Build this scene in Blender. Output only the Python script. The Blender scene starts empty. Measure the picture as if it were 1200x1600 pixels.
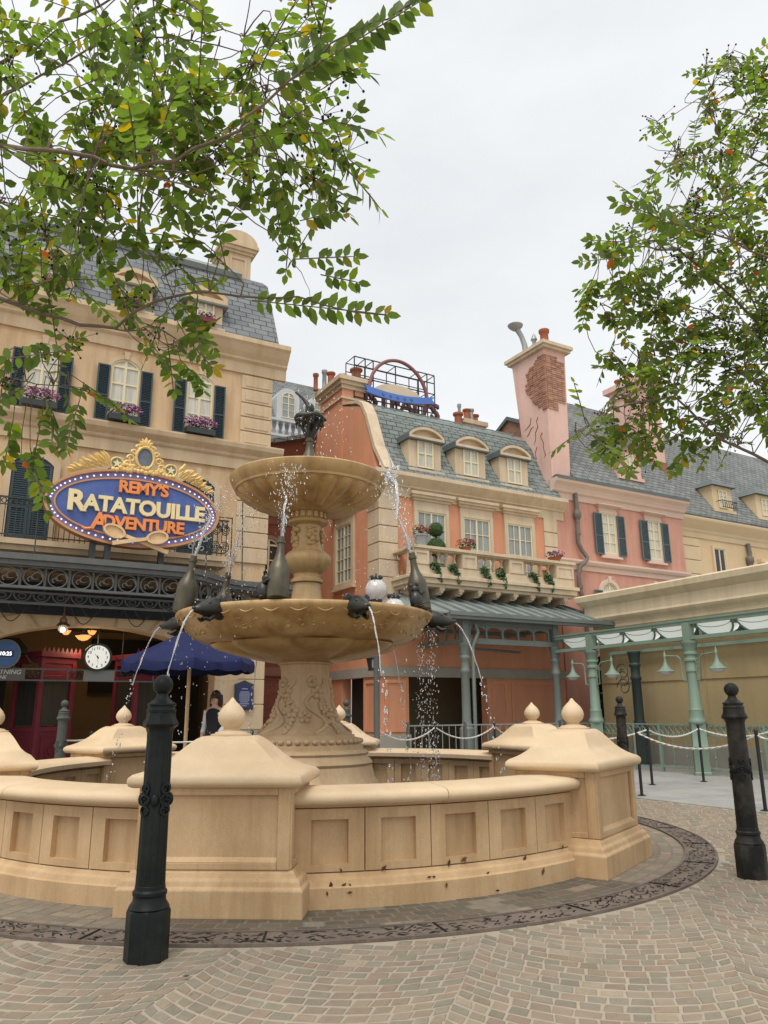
import bpy, bmesh, math, random
from mathutils import Vector, Matrix, noise
random.seed(7)
sc = bpy.context.scene
COL = sc.collection
PI = math.pi
C30, S30 = math.cos(PI/6), math.sin(PI/6)
def W(s, t, z=0.0):                       # plaza axes (turned 30 degrees) to world
    return Vector((s*C30 - t*S30, s*S30 + t*C30, z))
ROOT = {}                                 # thing name -> origin in its own drawing axes

# ------------------------------------------------------------------ mesh builder
class MB:
    def __init__(self, tf=None):
        self.v = []; self.f = []; self.tf = tf; self.col = []; self.fm = []
    def add(self, vs, fs, col=None, mi=0):
        n = len(self.v)
        if self.tf: vs = [self.tf(*p) for p in vs]
        self.v += [tuple(p) for p in vs]
        for f in fs:
            self.f.append(tuple(n+i for i in f)); self.col.append(col); self.fm.append(mi)
    def box(self, x0, x1, y0, y1, z0, z1, **k):
        self.add([(x0,y0,z0),(x1,y0,z0),(x1,y1,z0),(x0,y1,z0),(x0,y0,z1),(x1,y0,z1),(x1,y1,z1),(x0,y1,z1)],
                 [(3,2,1,0),(4,5,6,7),(0,1,5,4),(1,2,6,5),(2,3,7,6),(3,0,4,7)], **k)
    def rbox(self, c, sx, sy, sz, ang=0.0, **k):      # box turned about z, resting centre c
        ca, sa = math.cos(ang), math.sin(ang); vs = []
        for z in (-sz/2, sz/2):
            for (x, y) in ((-1,-1),(1,-1),(1,1),(-1,1)):
                x *= sx/2; y *= sy/2
                vs.append((c[0]+x*ca-y*sa, c[1]+x*sa+y*ca, c[2]+z))
        self.add(vs, [(3,2,1,0),(4,5,6,7),(0,1,5,4),(1,2,6,5),(2,3,7,6),(3,0,4,7)], **k)
    def frustum(self, c, a0, b0, z0, a1, b1, z1, ang=0.0):
        ca, sa = math.cos(ang), math.sin(ang); vs = []
        for (a, b, z) in ((a0,b0,z0),(a1,b1,z1)):
            for (x, y) in ((-1,-1),(1,-1),(1,1),(-1,1)):
                x *= a; y *= b
                vs.append((c[0]+x*ca-y*sa, c[1]+x*sa+y*ca, z))
        self.add(vs, [(3,2,1,0),(4,5,6,7),(0,1,5,4),(1,2,6,5),(2,3,7,6),(3,0,4,7)])
    def rects(self, c, secs, ang=0.0):                # stack of rectangles (hx, hy, z)
        ca, sa = math.cos(ang), math.sin(ang); vs = []
        for (a, b, z) in secs:
            for (x, y) in ((-1,-1),(1,-1),(1,1),(-1,1)):
                x *= a; y *= b
                vs.append((c[0]+x*ca-y*sa, c[1]+x*sa+y*ca, z))
        fs = [(3,2,1,0)]
        n = len(secs)
        for i in range(n-1):
            for j in range(4):
                fs.append((4*i+j, 4*i+(j+1)%4, 4*i+4+(j+1)%4, 4*i+4+j))
        fs.append(tuple(4*(n-1)+j for j in range(4)))
        self.add(vs, fs)
    def prism(self, poly, y0, y1, **k):               # polygon in x,z pushed along y
        n = len(poly)
        vs = [(p[0], y0, p[1]) for p in poly] + [(p[0], y1, p[1]) for p in poly]
        fs = [tuple(range(n)), tuple(range(2*n-1, n-1, -1))]
        fs += [(i, i+n, (i+1)%n+n, (i+1)%n) for i in range(n)]
        self.add(vs, fs, **k)
    def prismx(self, poly, x0, x1):                   # polygon in y,z pushed along x
        n = len(poly)
        vs = [(x0, p[0], p[1]) for p in poly] + [(x1, p[0], p[1]) for p in poly]
        fs = [tuple(range(n)), tuple(range(2*n-1, n-1, -1))]
        fs += [(i, i+n, (i+1)%n+n, (i+1)%n) for i in range(n)]
        self.add(vs, fs)
    def prismz(self, poly, z0, z1):
        n = len(poly)
        vs = [(p[0], p[1], z0) for p in poly] + [(p[0], p[1], z1) for p in poly]
        fs = [tuple(range(n-1,-1,-1)), tuple(range(n, 2*n))]
        fs += [(i, (i+1)%n, (i+1)%n+n, i+n) for i in range(n)]
        self.add(vs, fs)
    def ring(self, po, pi_, y0, y1):                  # frame between two outlines in x,z
        n = len(po)
        vs = [(p[0],y0,p[1]) for p in po]+[(p[0],y0,p[1]) for p in pi_]+[(p[0],y1,p[1]) for p in po]+[(p[0],y1,p[1]) for p in pi_]
        fs = []
        for i in range(n):
            j = (i+1) % n
            fs += [(i,j,n+j,n+i), (2*n+j,2*n+i,3*n+i,3*n+j), (j,i,2*n+i,2*n+j), (n+i,n+j,3*n+j,3*n+i)]
        self.add(vs, fs)
    def lathe(self, prof, n=24, c=(0,0,0), mod=None, lean=(0,0), sx=1.0, sy=1.0):
        vs = []
        for (r, z) in prof:
            for i in range(n):
                a = 2*PI*i/n; rr = r*(mod(a, z, r) if mod else 1)
                vs.append((c[0]+rr*math.cos(a)*sx+lean[0]*z, c[1]+rr*math.sin(a)*sy+lean[1]*z, c[2]+z))
        fs = []
        for k in range(len(prof)-1):
            for i in range(n):
                fs.append((k*n+i, k*n+(i+1)%n, (k+1)*n+(i+1)%n, (k+1)*n+i))
        if prof[0][0] > 1e-4: fs.append(tuple(range(n-1,-1,-1)))
        if prof[-1][0] > 1e-4: fs.append(tuple((len(prof)-1)*n+i for i in range(n)))
        self.add(vs, fs)
    def tube(self, path, r, n=6, closed=False, col=None):
        P = [Vector(p) for p in path]; m = len(P)
        R = r if isinstance(r, (list, tuple)) else [r]*m
        vs = []; fs = []; prev = None
        for i, p in enumerate(P):
            if closed: d = P[(i+1)%m]-P[i-1]
            else: d = P[min(i+1,m-1)]-P[max(i-1,0)]
            if d.length < 1e-9: d = Vector((0,0,1))
            d.normalize()
            if prev is None:
                a = Vector((0,0,1)) if abs(d.z) < .9 else Vector((1,0,0))
                u = d.cross(a).normalized()
            else:
                u = (prev - d*prev.dot(d))
                u = u.normalized() if u.length > 1e-6 else d.orthogonal().normalized()
            prev = u; w = d.cross(u)
            for k in range(n):
                a = 2*PI*k/n
                vs.append(p + (u*math.cos(a)+w*math.sin(a))*R[i])
        for i in range(m if closed else m-1):
            j = (i+1) % m
            for k in range(n):
                fs.append((i*n+k, i*n+(k+1)%n, j*n+(k+1)%n, j*n+k))
        if not closed:
            fs.append(tuple(range(n-1,-1,-1))); fs.append(tuple((m-1)*n+k for k in range(n)))
        self.add(vs, fs, col=col)
    def bar(self, a, b, r, n=6): self.tube([a, b], r, n)
    def ball(self, c, r, n=10, m=6, sz=1.0, sx=1.0, sy=1.0, col=None):
        vs = [(c[0],c[1],c[2]-r*sz)]
        for j in range(1, m):
            t = -PI/2 + PI*j/m
            for i in range(n):
                a = 2*PI*i/n
                vs.append((c[0]+r*sx*math.cos(t)*math.cos(a), c[1]+r*sy*math.cos(t)*math.sin(a), c[2]+r*sz*math.sin(t)))
        vs.append((c[0],c[1],c[2]+r*sz)); L = len(vs)-1
        fs = [(0, 1+(i+1)%n, 1+i) for i in range(n)]
        for j in range(m-2):
            for i in range(n):
                fs.append((1+j*n+i, 1+j*n+(i+1)%n, 1+(j+1)*n+(i+1)%n, 1+(j+1)*n+i))
        fs += [(L, 1+(m-2)*n+i, 1+(m-2)*n+(i+1)%n) for i in range(n)]
        self.add(vs, fs, col=col)
    def build(self, name, mat, parent=None, origin=None, loc=None, rotz=0.0, smooth=None, recalc=True, bevel=0.0, uv=True):
        o0 = origin if origin is not None else (ROOT.get(parent.name, (0,0,0)) if parent else (0,0,0))
        me = bpy.data.meshes.new(name)
        me.from_pydata([(x-o0[0], y-o0[1], z-o0[2]) for (x,y,z) in self.v], [], self.f)
        mats = mat if isinstance(mat, (list, tuple)) else [mat]
        for m in mats: me.materials.append(m)
        if len(mats) > 1: me.polygons.foreach_set('material_index', self.fm)
        if any(c is not None for c in self.col):
            at = me.attributes.new('Col', 'FLOAT_COLOR', 'FACE'); buf = []
            for c in self.col: buf += list(c if c else (1,1,1)) + [1.0]
            at.data.foreach_set('color', buf)
        if recalc:
            bm = bmesh.new(); bm.from_mesh(me); bmesh.ops.recalc_face_normals(bm, faces=bm.faces); bm.to_mesh(me); bm.free()
        if uv and len(me.polygons) < 60000:
            ul = me.uv_layers.new(name='UVMap'); buf = [0.0]*(2*len(me.loops))
            vs = me.vertices
            for p in me.polygons:
                n = p.normal
                h = Vector((-n.y, n.x, 0)); 
                if h.length < .05: h = Vector((1,0,0)); u = Vector((0,1,0))
                else: h.normalize(); u = n.cross(h)
                for li in p.loop_indices:
                    co = vs[me.loops[li].vertex_index].co
                    buf[2*li] = co.dot(h); buf[2*li+1] = co.dot(u)
            ul.data.foreach_set('uv', buf)
        if smooth is not None:
            me.shade_smooth(); me.set_sharp_from_angle(angle=math.radians(smooth))
        ob = bpy.data.objects.new(name, me); COL.objects.link(ob)
        if parent:
            ob.parent = parent; ROOT[ob.name] = o0
        elif loc is not None:
            ob.location = loc; ob.rotation_euler = (0,0,rotz)
        if bevel:
            b = ob.modifiers.new('bevel', 'BEVEL'); b.width = bevel; b.segments = 2; b.limit_method = 'ANGLE'; b.angle_limit = math.radians(40)
        return ob

def tag(o, label, cat, group=None, kind=None):
    if label: o['label'] = label
    if cat: o['category'] = cat
    if group: o['group'] = group
    if kind: o['kind'] = kind
    return o
def thing(name, label, cat, loc=(0,0,0), rotz=0.0, group=None, origin=(0,0,0)):
    o = bpy.data.objects.new(name, None); COL.objects.link(o); o.empty_display_size = .2
    o.location = loc; o.rotation_euler = (0,0,rotz); ROOT[o.name] = origin
    return tag(o, label, cat, group)
def thingF(name, label, cat, s, t, z=0.0, group=None, rot=30.0):   # a thing drawn in plaza axes
    return thing(name, label, cat, W(s,t,z), math.radians(rot), group, (s,t,z))
def soloF(mb, name, mat, s, t, z, label, cat, group=None, **k):
    o = mb.build(name, mat, None, origin=(s,t,z), loc=W(s,t,z), rotz=PI/6, **k)
    return tag(o, label, cat, group)
def copy_tree(o, loc=None, rotz=None, label=None, parent=None):
    c = o.copy(); COL.objects.link(c)
    if parent: c.parent = parent
    if loc is not None: c.location = loc
    if rotz is not None: c.rotation_euler = (0,0,rotz)
    if label: c['label'] = label
    for ch in list(o.children): copy_tree(ch, parent=c)
    return c
def text_mb(txt, size, depth, mb, place, bold=0.0, bevel=0.0, res=3, shear=0.0, align='CENTER', spacing=1.0, mi=0):
    cu = bpy.data.curves.new('letters', 'FONT'); cu.body = txt; cu.size = size; cu.extrude = depth/2
    cu.offset = bold*size; cu.bevel_depth = bevel; cu.resolution_u = res; cu.align_x = align; cu.shear = shear
    cu.space_character = spacing
    ob = bpy.data.objects.new('letters', cu); COL.objects.link(ob)
    dg = bpy.context.evaluated_depsgraph_get(); dg.update()
    me = bpy.data.meshes.new_from_object(ob.evaluated_get(dg))
    mb.add([place(v.co.x, v.co.y, v.co.z) for v in me.vertices], [tuple(p.vertices) for p in me.polygons], mi=mi)
    bpy.data.objects.remove(ob); bpy.data.curves.remove(cu); bpy.data.meshes.remove(me)

# ------------------------------------------------------------------ materials
def nodes(m):
    m.use_nodes = True; nt = m.node_tree; nt.nodes.clear(); return nt
def N(nt, typ, **k):
    n = nt.nodes.new(typ)
    for a, b in k.items():
        if a == 'i':
            for q, val in b.items(): n.inputs[q].default_value = val
        else: setattr(n, a, b)
    return n
def L(nt, a, b): nt.links.new(a, b)
def rgba(c): return (c[0], c[1], c[2], 1)
def mixc(nt, fac, a, b, mode='MIX'):
    m = N(nt, 'ShaderNodeMix', data_type='RGBA', blend_type=mode)
    for sock, v in ((0, fac), (6, a), (7, b)):
        if hasattr(v, 'is_output'): L(nt, v, m.inputs[sock])
        elif sock == 0: m.inputs[0].default_value = v
        else: m.inputs[sock].default_value = rgba(v)
    return m.outputs[2]
def ramp(nt, src, p0, p1, c0=(0,0,0), c1=(1,1,1)):
    r = N(nt, 'ShaderNodeValToRGB'); e = r.color_ramp.elements
    e[0].position = p0; e[1].position = p1; e[0].color = rgba(c0); e[1].color = rgba(c1)
    L(nt, src, r.inputs[0]); return r.outputs[0]
def noise_t(nt, vec, scale, detail=4, rough=.6, stretch=None):
    if stretch:
        mp = N(nt, 'ShaderNodeMapping'); mp.inputs['Scale'].default_value = stretch; L(nt, vec, mp.inputs[0]); vec = mp.outputs[0]
    n = N(nt, 'ShaderNodeTexNoise', i={'Scale': scale, 'Detail': detail, 'Roughness': rough}); L(nt, vec, n.inputs['Vector']); return n.outputs[0]
def M(name, color, rough=.7, var=.12, scale=2.5, fine=40, bump=.15, stain=None, stain_amt=.0, streak=None, streak_amt=0., spec=.3, metal=0., uvm=None, dist=.004, attr=False, coat=0.):
    m = bpy.data.materials.new(name); nt = nodes(m)
    out = N(nt, 'ShaderNodeOutputMaterial'); b = N(nt, 'ShaderNodeBsdfPrincipled'); L(nt, b.outputs[0], out.inputs[0])
    b.inputs['Roughness'].default_value = rough; b.inputs['Specular IOR Level'].default_value = spec; b.inputs['Metallic'].default_value = metal
    if coat: b.inputs['Coat Weight'].default_value = coat
    tc = N(nt, 'ShaderNodeTexCoord'); vec = tc.outputs['Object']
    n1 = noise_t(nt, vec, scale, 5, .65); n2 = noise_t(nt, vec, fine, 3, .6)
    f = mixc(nt, .35, n1, n2)
    lo = tuple(c*(1-var*1.6) for c in color); hi = tuple(min(1, c*(1+var)) for c in color)
    col = ramp(nt, f, .3, .7, lo, hi)
    if attr:
        a = N(nt, 'ShaderNodeAttribute', attribute_name='Col'); col = mixc(nt, 1.0, col, a.outputs[0], 'MULTIPLY')
    if stain:
        s = ramp(nt, noise_t(nt, vec, scale*.55, 6, .7), .45, .68)
        k = N(nt, 'ShaderNodeMath', operation='MULTIPLY', i={1: stain_amt}); L(nt, s, k.inputs[0]); col = mixc(nt, k.outputs[0], col, stain)
    if streak:
        s = ramp(nt, noise_t(nt, vec, 2.2, 6, .7, (1.5, 1.5, .16)), .45, .68)
        k = N(nt, 'ShaderNodeMath', operation='MULTIPLY', i={1: streak_amt}); L(nt, s, k.inputs[0]); col = mixc(nt, k.outputs[0], col, streak)
    L(nt, col, b.inputs['Base Color'])
    if bump:
        bp = N(nt, 'ShaderNodeBump', i={'Strength': bump, 'Distance': dist*5}); L(nt, f, bp.inputs['Height']); L(nt, bp.outputs[0], b.inputs['Normal'])
    return m
def bricks(name, c1, c2, mortar, bw, rh, ms, rough=.8, bump=.5, squash=1.0, off=.5, moss=None):
    m = bpy.data.materials.new(name); nt = nodes(m)
    out = N(nt, 'ShaderNodeOutputMaterial'); b = N(nt, 'ShaderNodeBsdfPrincipled'); L(nt, b.outputs[0], out.inputs[0])
    b.inputs['Roughness'].default_value = rough; b.inputs['Specular IOR Level'].default_value = .3
    tc = N(nt, 'ShaderNodeTexCoord')
    wv = N(nt, 'ShaderNodeVectorMath', operation='MULTIPLY_ADD'); nz = N(nt, 'ShaderNodeTexNoise', i={'Scale': 2.3, 'Detail': 3})
    L(nt, tc.outputs['UV'], nz.inputs['Vector']); L(nt, nz.outputs['Color'], wv.inputs[0]); wv.inputs[1].default_value = (.03,.05,0); L(nt, tc.outputs['UV'], wv.inputs[2])
    br = N(nt, 'ShaderNodeTexBrick', offset=off, i={'Color1': rgba(c1), 'Color2': rgba(c2), 'Mortar': rgba(mortar), 'Scale': 1.0, 'Mortar Size': ms, 'Brick Width': bw, 'Row Height': rh, 'Bias': 0.0, 'Mortar Smooth': .15})
    L(nt, wv.outputs[0], br.inputs['Vector'])
    n2 = noise_t(nt, tc.outputs['Object'], 1.1, 6, .7); n3 = noise_t(nt, tc.outputs['Object'], 14, 4, .6)
    col = mixc(nt, .55, br.outputs[0], ramp(nt, n2, .3, .7, (.55,.55,.55), (1,1,1)), 'MULTIPLY')
    col = mixc(nt, .5, col, ramp(nt, n3, .3, .7, (.7,.7,.7), (1.0,1.0,1.0)), 'MULTIPLY')
    if moss: 
        col = mixc(nt, ramp(nt, noise_t(nt, tc.outputs['Object'], .7, 5, .7), .52, .8), col, moss)
    L(nt, col, b.inputs['Base Color'])
    h = N(nt, 'ShaderNodeMath', operation='SUBTRACT'); h.inputs[0].default_value = 1; L(nt, br.outputs['Fac'], h.inputs[1])
    h2 = N(nt, 'ShaderNodeMath', operation='MULTIPLY_ADD', i={1: .35}); L(nt, n3, h2.inputs[0]); L(nt, h.outputs[0], h2.inputs[2])
    bp = N(nt, 'ShaderNodeBump', i={'Strength': bump, 'Distance': .03}); L(nt, h2.outputs[0], bp.inputs['Height']); L(nt, bp.outputs[0], b.inputs['Normal'])
    return m
def emit(name, c, s):
    m = bpy.data.materials.new(name); nt = nodes(m); out = N(nt, 'ShaderNodeOutputMaterial')
    e = N(nt, 'ShaderNodeEmission', i={'Color': rgba(c), 'Strength': s}); L(nt, e.outputs[0], out.inputs[0]); return m

cream = M('cream_stucco', (.64,.455,.275), .85, .10, .8, 30, .12, stain=(.63,.47,.29), stain_amt=.5, streak=(.38,.22,.11), streak_amt=.55)
creamstone = M('cream_stone', (.61,.47,.31), .8, .08, 1.2, 40, .12, streak=(.42,.29,.17), streak_amt=.5)
pale = M('pale_stone', (.62,.50,.35), .8, .08, 1.5, 40, .12, streak=(.40,.30,.19), streak_amt=.5)
orange = M('orange_stucco', (.67,.31,.18), .88, .10, .9, 35, .14, stain=(.64,.32,.19), stain_amt=.55, streak=(.46,.18,.10), streak_amt=.25)
pink = M('pink_stucco', (.57,.305,.23), .88, .09, .9, 35, .14, stain=(.66,.34,.27), stain_amt=.6, streak=(.42,.18,.13), streak_amt=.5)
palepink = M('pale_pink_stucco', (.70,.46,.39), .88, .08, .8, 35, .18, stain=(.68,.50,.43), stain_amt=.7, streak=(.50,.24,.18), streak_amt=.3)
yellow = M('yellow_stucco', (.67,.50,.30), .88, .08, .9, 35, .12, stain=(.68,.54,.36), stain_amt=.5)
yellowstone = M('yellow_trim', (.66,.52,.33), .85, .06, 1.2, 35, .1)
olive = M('beige_wall', (.40,.31,.17), .85, .09, .7, 30, .1, streak=(.30,.22,.11), streak_amt=.3)
sand = M('sand_cornice', (.70,.58,.40), .85, .07, 1, 30, .1, streak=(.38,.30,.18), streak_amt=.35)
greystone = M('grey_stone', (.34,.32,.27), .85, .1, 1.4, 30, .15)
brick = bricks('old_brick', (.34,.15,.09), (.45,.22,.14), (.36,.27,.2), .23, .075, .012, .9, .8)
redwall = bricks('dark_red_brick', (.26,.085,.055), (.32,.11,.07), (.22,.10,.07), .25, .08, .01, .9, .4)
slate = bricks('slate_tiles', (.19,.20,.195), (.27,.28,.27), (.05,.055,.055), .30, .17, .012, .7, .9, moss=(.27,.28,.26))
slateg = bricks('green_slate_tiles', (.19,.22,.205), (.265,.295,.275), (.05,.06,.055), .34, .18, .013, .7, .9, moss=(.26,.28,.26))
slateb = bricks('blue_slate_tiles', (.175,.19,.20), (.26,.275,.28), (.045,.05,.055), .36, .2, .013, .7, .9, moss=(.23,.25,.25))
zinc = M('zinc_sheet', (.235,.265,.25), .5, .12, 1.5, 25, .06, spec=.5, streak=(.16,.19,.18), streak_amt=.5)
lead = M('lead_flashing', (.12,.14,.14), .6, .12, 2, 30, .1)
frame_m = M('cream_paint', (.72,.64,.44), .55, .05, 3, 40, .05)
shutter_m = M('blue_grey_paint', (.045,.07,.085), .55, .12, 3, 40, .05, spec=.4)
shutter_l = M('slate_blue_paint', (.11,.145,.155), .55, .12, 3, 40, .05, spec=.4)
iron = M('dark_iron', (.032,.038,.038), .45, .2, 4, 60, .1, spec=.5)
pinktrim = M('pale_pink_trim', (.66,.50,.41), .85, .06, 1.2, 35, .1)
ironG = M('grey_green_iron', (.11,.115,.11), .5, .15, 4, 60, .1, spec=.45)
bollard_m = M('bollard_paint', (.009,.013,.0125), .42, .25, 6, 70, .14, spec=.2, stain=(.05,.055,.048), stain_amt=.25)
bollard_k = M('black_bollard_paint', (.012,.0125,.0115), .45, .3, 6, 70, .15, spec=.22, stain=(.10,.09,.07), stain_amt=.5)
bollard_g = M('faded_bollard_paint', (.075,.085,.075), .6, .2, 6, 70, .12, spec=.35)
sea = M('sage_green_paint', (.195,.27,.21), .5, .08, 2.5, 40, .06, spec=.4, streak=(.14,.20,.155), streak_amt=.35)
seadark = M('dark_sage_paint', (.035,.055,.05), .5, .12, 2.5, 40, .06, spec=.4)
canopy_g = M('grey_green_paint', (.165,.19,.175), .5, .1, 2.5, 40, .06, spec=.4, streak=(.08,.11,.105), streak_amt=.35)
bronze = M('old_bronze', (.085,.075,.048), .42, .25, 5, 60, .25, spec=.5, metal=.35, stain=(.16,.15,.10), stain_amt=.5)
bronzed = M('dark_bronze', (.035,.036,.032), .38, .3, 8, 60, .35, spec=.55, metal=.3)
gold = M('gold_leaf', (.74,.50,.17), .42, .15, 6, 60, .15, spec=.5, stain=(.80,.64,.34), stain_amt=.6)
signblue = M('sign_blue', (.07,.115,.34), .45, .2, 1.6, 50, .04, stain=(.12,.18,.44), stain_amt=.7)
signnavy = M('sign_rim_violet', (.24,.21,.42), .5, .1, 3, 50, .03)
letter_o = M('letter_orange', (.80,.28,.09), .45, .08, 3, 50, .03)
letter_c = M('letter_cream', (.82,.68,.38), .45, .06, 3, 50, .03)
wood = M('turned_wood', (.74,.52,.29), .6, .12, 5, 40, .1)
rimgold = M('sign_rim_copper', (.55,.27,.12), .45, .1, 4, 40, .05)
bulb = emit('sign_bulbs', (.90,.88,1.0), .9)
navy = M('navy_canvas', (.011,.017,.075), .8, .15, 3, 90, .1)
redpaint = M('oxblood_paint', (.19,.024,.04), .45, .12, 3, 50, .05, spec=.45)
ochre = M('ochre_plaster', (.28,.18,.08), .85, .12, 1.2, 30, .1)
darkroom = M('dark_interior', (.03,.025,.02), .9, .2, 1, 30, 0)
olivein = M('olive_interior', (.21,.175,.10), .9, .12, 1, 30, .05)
terracotta = M('terracotta', (.36,.12,.06), .8, .15, 4, 40, .15)
galv = M('galvanised_metal', (.34,.35,.34), .5, .15, 5, 40, .1, spec=.5, metal=.3)
white_rope = M('white_rope', (.62,.60,.54), .8, .1, 10, 80, .2)
postblack = M('post_black', (.014,.014,.016), .4, .15, 5, 60, .05, spec=.5)
green_fl = M('leaf_green', (.06,.13,.035), .6, .3, 8, 60, .05, attr=True)
flower = M('petals', (1,1,1), .7, .1, 8, 60, .0, attr=True)
skin = M('skin', (.55,.33,.24), .6, .05, 5, 50, .02)
hair = M('dark_hair', (.035,.02,.014), .5, .2, 20, 90, .1)
cloth_k = M('black_cloth', (.02,.02,.024), .85, .15, 6, 90, .1)
cloth_w = M('white_cloth', (.65,.64,.62), .85, .06, 6, 90, .1)
frost = bpy.data.materials.new('frosted_glass')
def _frost():
    nt = nodes(frost); out = N(nt, 'ShaderNodeOutputMaterial')
    d = N(nt, 'ShaderNodeBsdfDiffuse', i={'Color': (.84,.90,.87,1)}); t = N(nt, 'ShaderNodeBsdfTranslucent', i={'Color': (.93,.98,.95,1)})
    g = N(nt, 'ShaderNodeBsdfGlossy', i={'Roughness': .15}); m1 = N(nt, 'ShaderNodeMixShader', i={0: .85}); m2 = N(nt, 'ShaderNodeMixShader', i={0: .08})
    L(nt, d.outputs[0], m1.inputs[1]); L(nt, t.outputs[0], m1.inputs[2]); L(nt, m1.outputs[0], m2.inputs[1]); L(nt, g.outputs[0], m2.inputs[2]); L(nt, m2.outputs[0], out.inputs[0])
_frost()
def pane_mat(name, c, rough=.12, curtain=None):
    m = bpy.data.materials.new(name); nt = nodes(m); out = N(nt, 'ShaderNodeOutputMaterial')
    b = N(nt, 'ShaderNodeBsdfPrincipled'); b.inputs['Roughness'].default_value = rough; b.inputs['Specular IOR Level'].default_value = .6
    tc = N(nt, 'ShaderNodeTexCoord')
    w = noise_t(nt, tc.outputs['Object'], 3.0, 3, .5, (6, 6, .4)); col = ramp(nt, w, .35, .65, tuple(x*.72 for x in c), c)
    L(nt, col, b.inputs['Base Color']); L(nt, b.outputs[0], out.inputs[0]); return m
pane_curtain = pane_mat('pane_with_lace_curtain', (.62,.60,.50), .25)
pane_grey = pane_mat('pane_grey', (.30,.33,.32), .12)
pane_dark = pane_mat('pane_dark', (.05,.05,.045), .1)
globe_m = bpy.data.materials.new('opal_globe')
def _globe():
    nt = nodes(globe_m); out = N(nt, 'ShaderNodeOutputMaterial'); b = N(nt, 'ShaderNodeBsdfPrincipled')
    b.inputs['Base Color'].default_value = (.78,.77,.75,1); b.inputs['Roughness'].default_value = .12; b.inputs['Transmission Weight'].default_value = .35; b.inputs['Subsurface Weight'].default_value = .2
    L(nt, b.outputs[0], out.inputs[0])
_globe()
water_m = bpy.data.materials.new('aerated_water')
def _water():
    nt = nodes(water_m); out = N(nt, 'ShaderNodeOutputMaterial'); b = N(nt, 'ShaderNodeBsdfPrincipled')
    b.inputs['Base Color'].default_value = (.90,.93,.95,1); b.inputs['Roughness'].default_value = .12; b.inputs['Transmission Weight'].default_value = .7; b.inputs['IOR'].default_value = 1.33
    L(nt, b.outputs[0], out.inputs[0])
_water()
def leaf_mat(name):
    m = bpy.data.materials.new(name); nt = nodes(m); out = N(nt, 'ShaderNodeOutputMaterial')
    a = N(nt, 'ShaderNodeAttribute', attribute_name='Col')
    d = N(nt, 'ShaderNodeBsdfPrincipled', i={'Roughness': .5, 'Specular IOR Level': .35}); t = N(nt, 'ShaderNodeBsdfTranslucent')
    hs = N(nt, 'ShaderNodeHueSaturation', i={'Hue': .485, 'Saturation': 1.1, 'Value': 2.3}); L(nt, a.outputs[0], hs.inputs['Color'])
    L(nt, a.outputs[0], d.inputs['Base Color']); L(nt, hs.outputs[0], t.inputs[0])
    x = N(nt, 'ShaderNodeMixShader', i={0: .52}); L(nt, d.outputs[0], x.inputs[1]); L(nt, t.outputs[0], x.inputs[2]); L(nt, x.outputs[0], out.inputs[0]); return m
leafm = leaf_mat('tree_leaf')
bark = M('smooth_bark', (.17,.13,.095), .8, .25, 6, 40, .3)
# ------------------------------------------------------------------ world, sun, camera
SUN_EL, SUN_AZ = math.radians(62), math.radians(-106)      # azimuth from +X
w = bpy.data.worlds.new('World'); sc.world = w; w.use_nodes = True
nt = w.node_tree; nt.nodes.clear()
wo = N(nt, 'ShaderNodeOutputWorld'); bg = N(nt, 'ShaderNodeBackground'); L(nt, bg.outputs[0], wo.inputs[0])
sky = N(nt, 'ShaderNodeTexSky', sky_type='NISHITA', sun_disc=False, sun_elevation=SUN_EL, sun_rotation=PI/2-SUN_AZ, air_density=1.0, dust_density=4.0, ozone_density=1.0)
tc = N(nt, 'ShaderNodeTexCoord')
hs = N(nt, 'ShaderNodeHueSaturation', i={'Saturation': .12, 'Value': 1.0}); L(nt, sky.outputs[0], hs.inputs['Color'])
cl = noise_t(nt, tc.outputs['Generated'], 1.3, 6, .55, (1, 1, 2.2))
cloud = ramp(nt, cl, .34, .68, (6.9, 7.25, 7.6), (9.1, 9.25, 9.3))          # the even cloud deck
L(nt, mixc(nt, .9, hs.outputs[0], cloud), bg.inputs[0]); bg.inputs[1].default_value = .073
sd = bpy.data.lights.new('sun', 'SUN'); so = bpy.data.objects.new('sun', sd); COL.objects.link(so)
sd.energy = 1.5; sd.angle = math.radians(32); sd.color = (1, .95, .87)
d = Vector((math.cos(SUN_EL)*math.cos(SUN_AZ), math.cos(SUN_EL)*math.sin(SUN_AZ), math.sin(SUN_EL)))
so.rotation_euler = d.to_track_quat('Z', 'Y').to_euler(); so.location = (10, -6, 30)
sc.view_settings.view_transform = 'Standard'; sc.view_settings.look = 'None'; sc.view_settings.exposure = 0.70; sc.view_settings.gamma = 1
cd = bpy.data.cameras.new('camera'); co = bpy.data.objects.new('camera', cd); COL.objects.link(co); sc.camera = co
cd.sensor_fit = 'VERTICAL'; cd.sensor_height = 24.0; cd.lens = 1202.0/1600*24.0; cd.clip_end = 2000; cd.clip_start = .05
PITCH, ROLL = .2547, -.0069
co.location = (0, 0, 1.35)
fw = Vector((0, math.cos(PITCH), math.sin(PITCH))); up = Vector((0, -math.sin(PITCH), math.cos(PITCH))); rt = Vector((1,0,0))
r2 = rt*math.cos(ROLL) + up*math.sin(ROLL); u2 = -rt*math.sin(ROLL) + up*math.cos(ROLL)
co.matrix_world = Matrix(((r2.x,u2.x,-fw.x,0),(r2.y,u2.y,-fw.y,0),(r2.z,u2.z,-fw.z,1.35),(0,0,0,1)))

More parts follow.
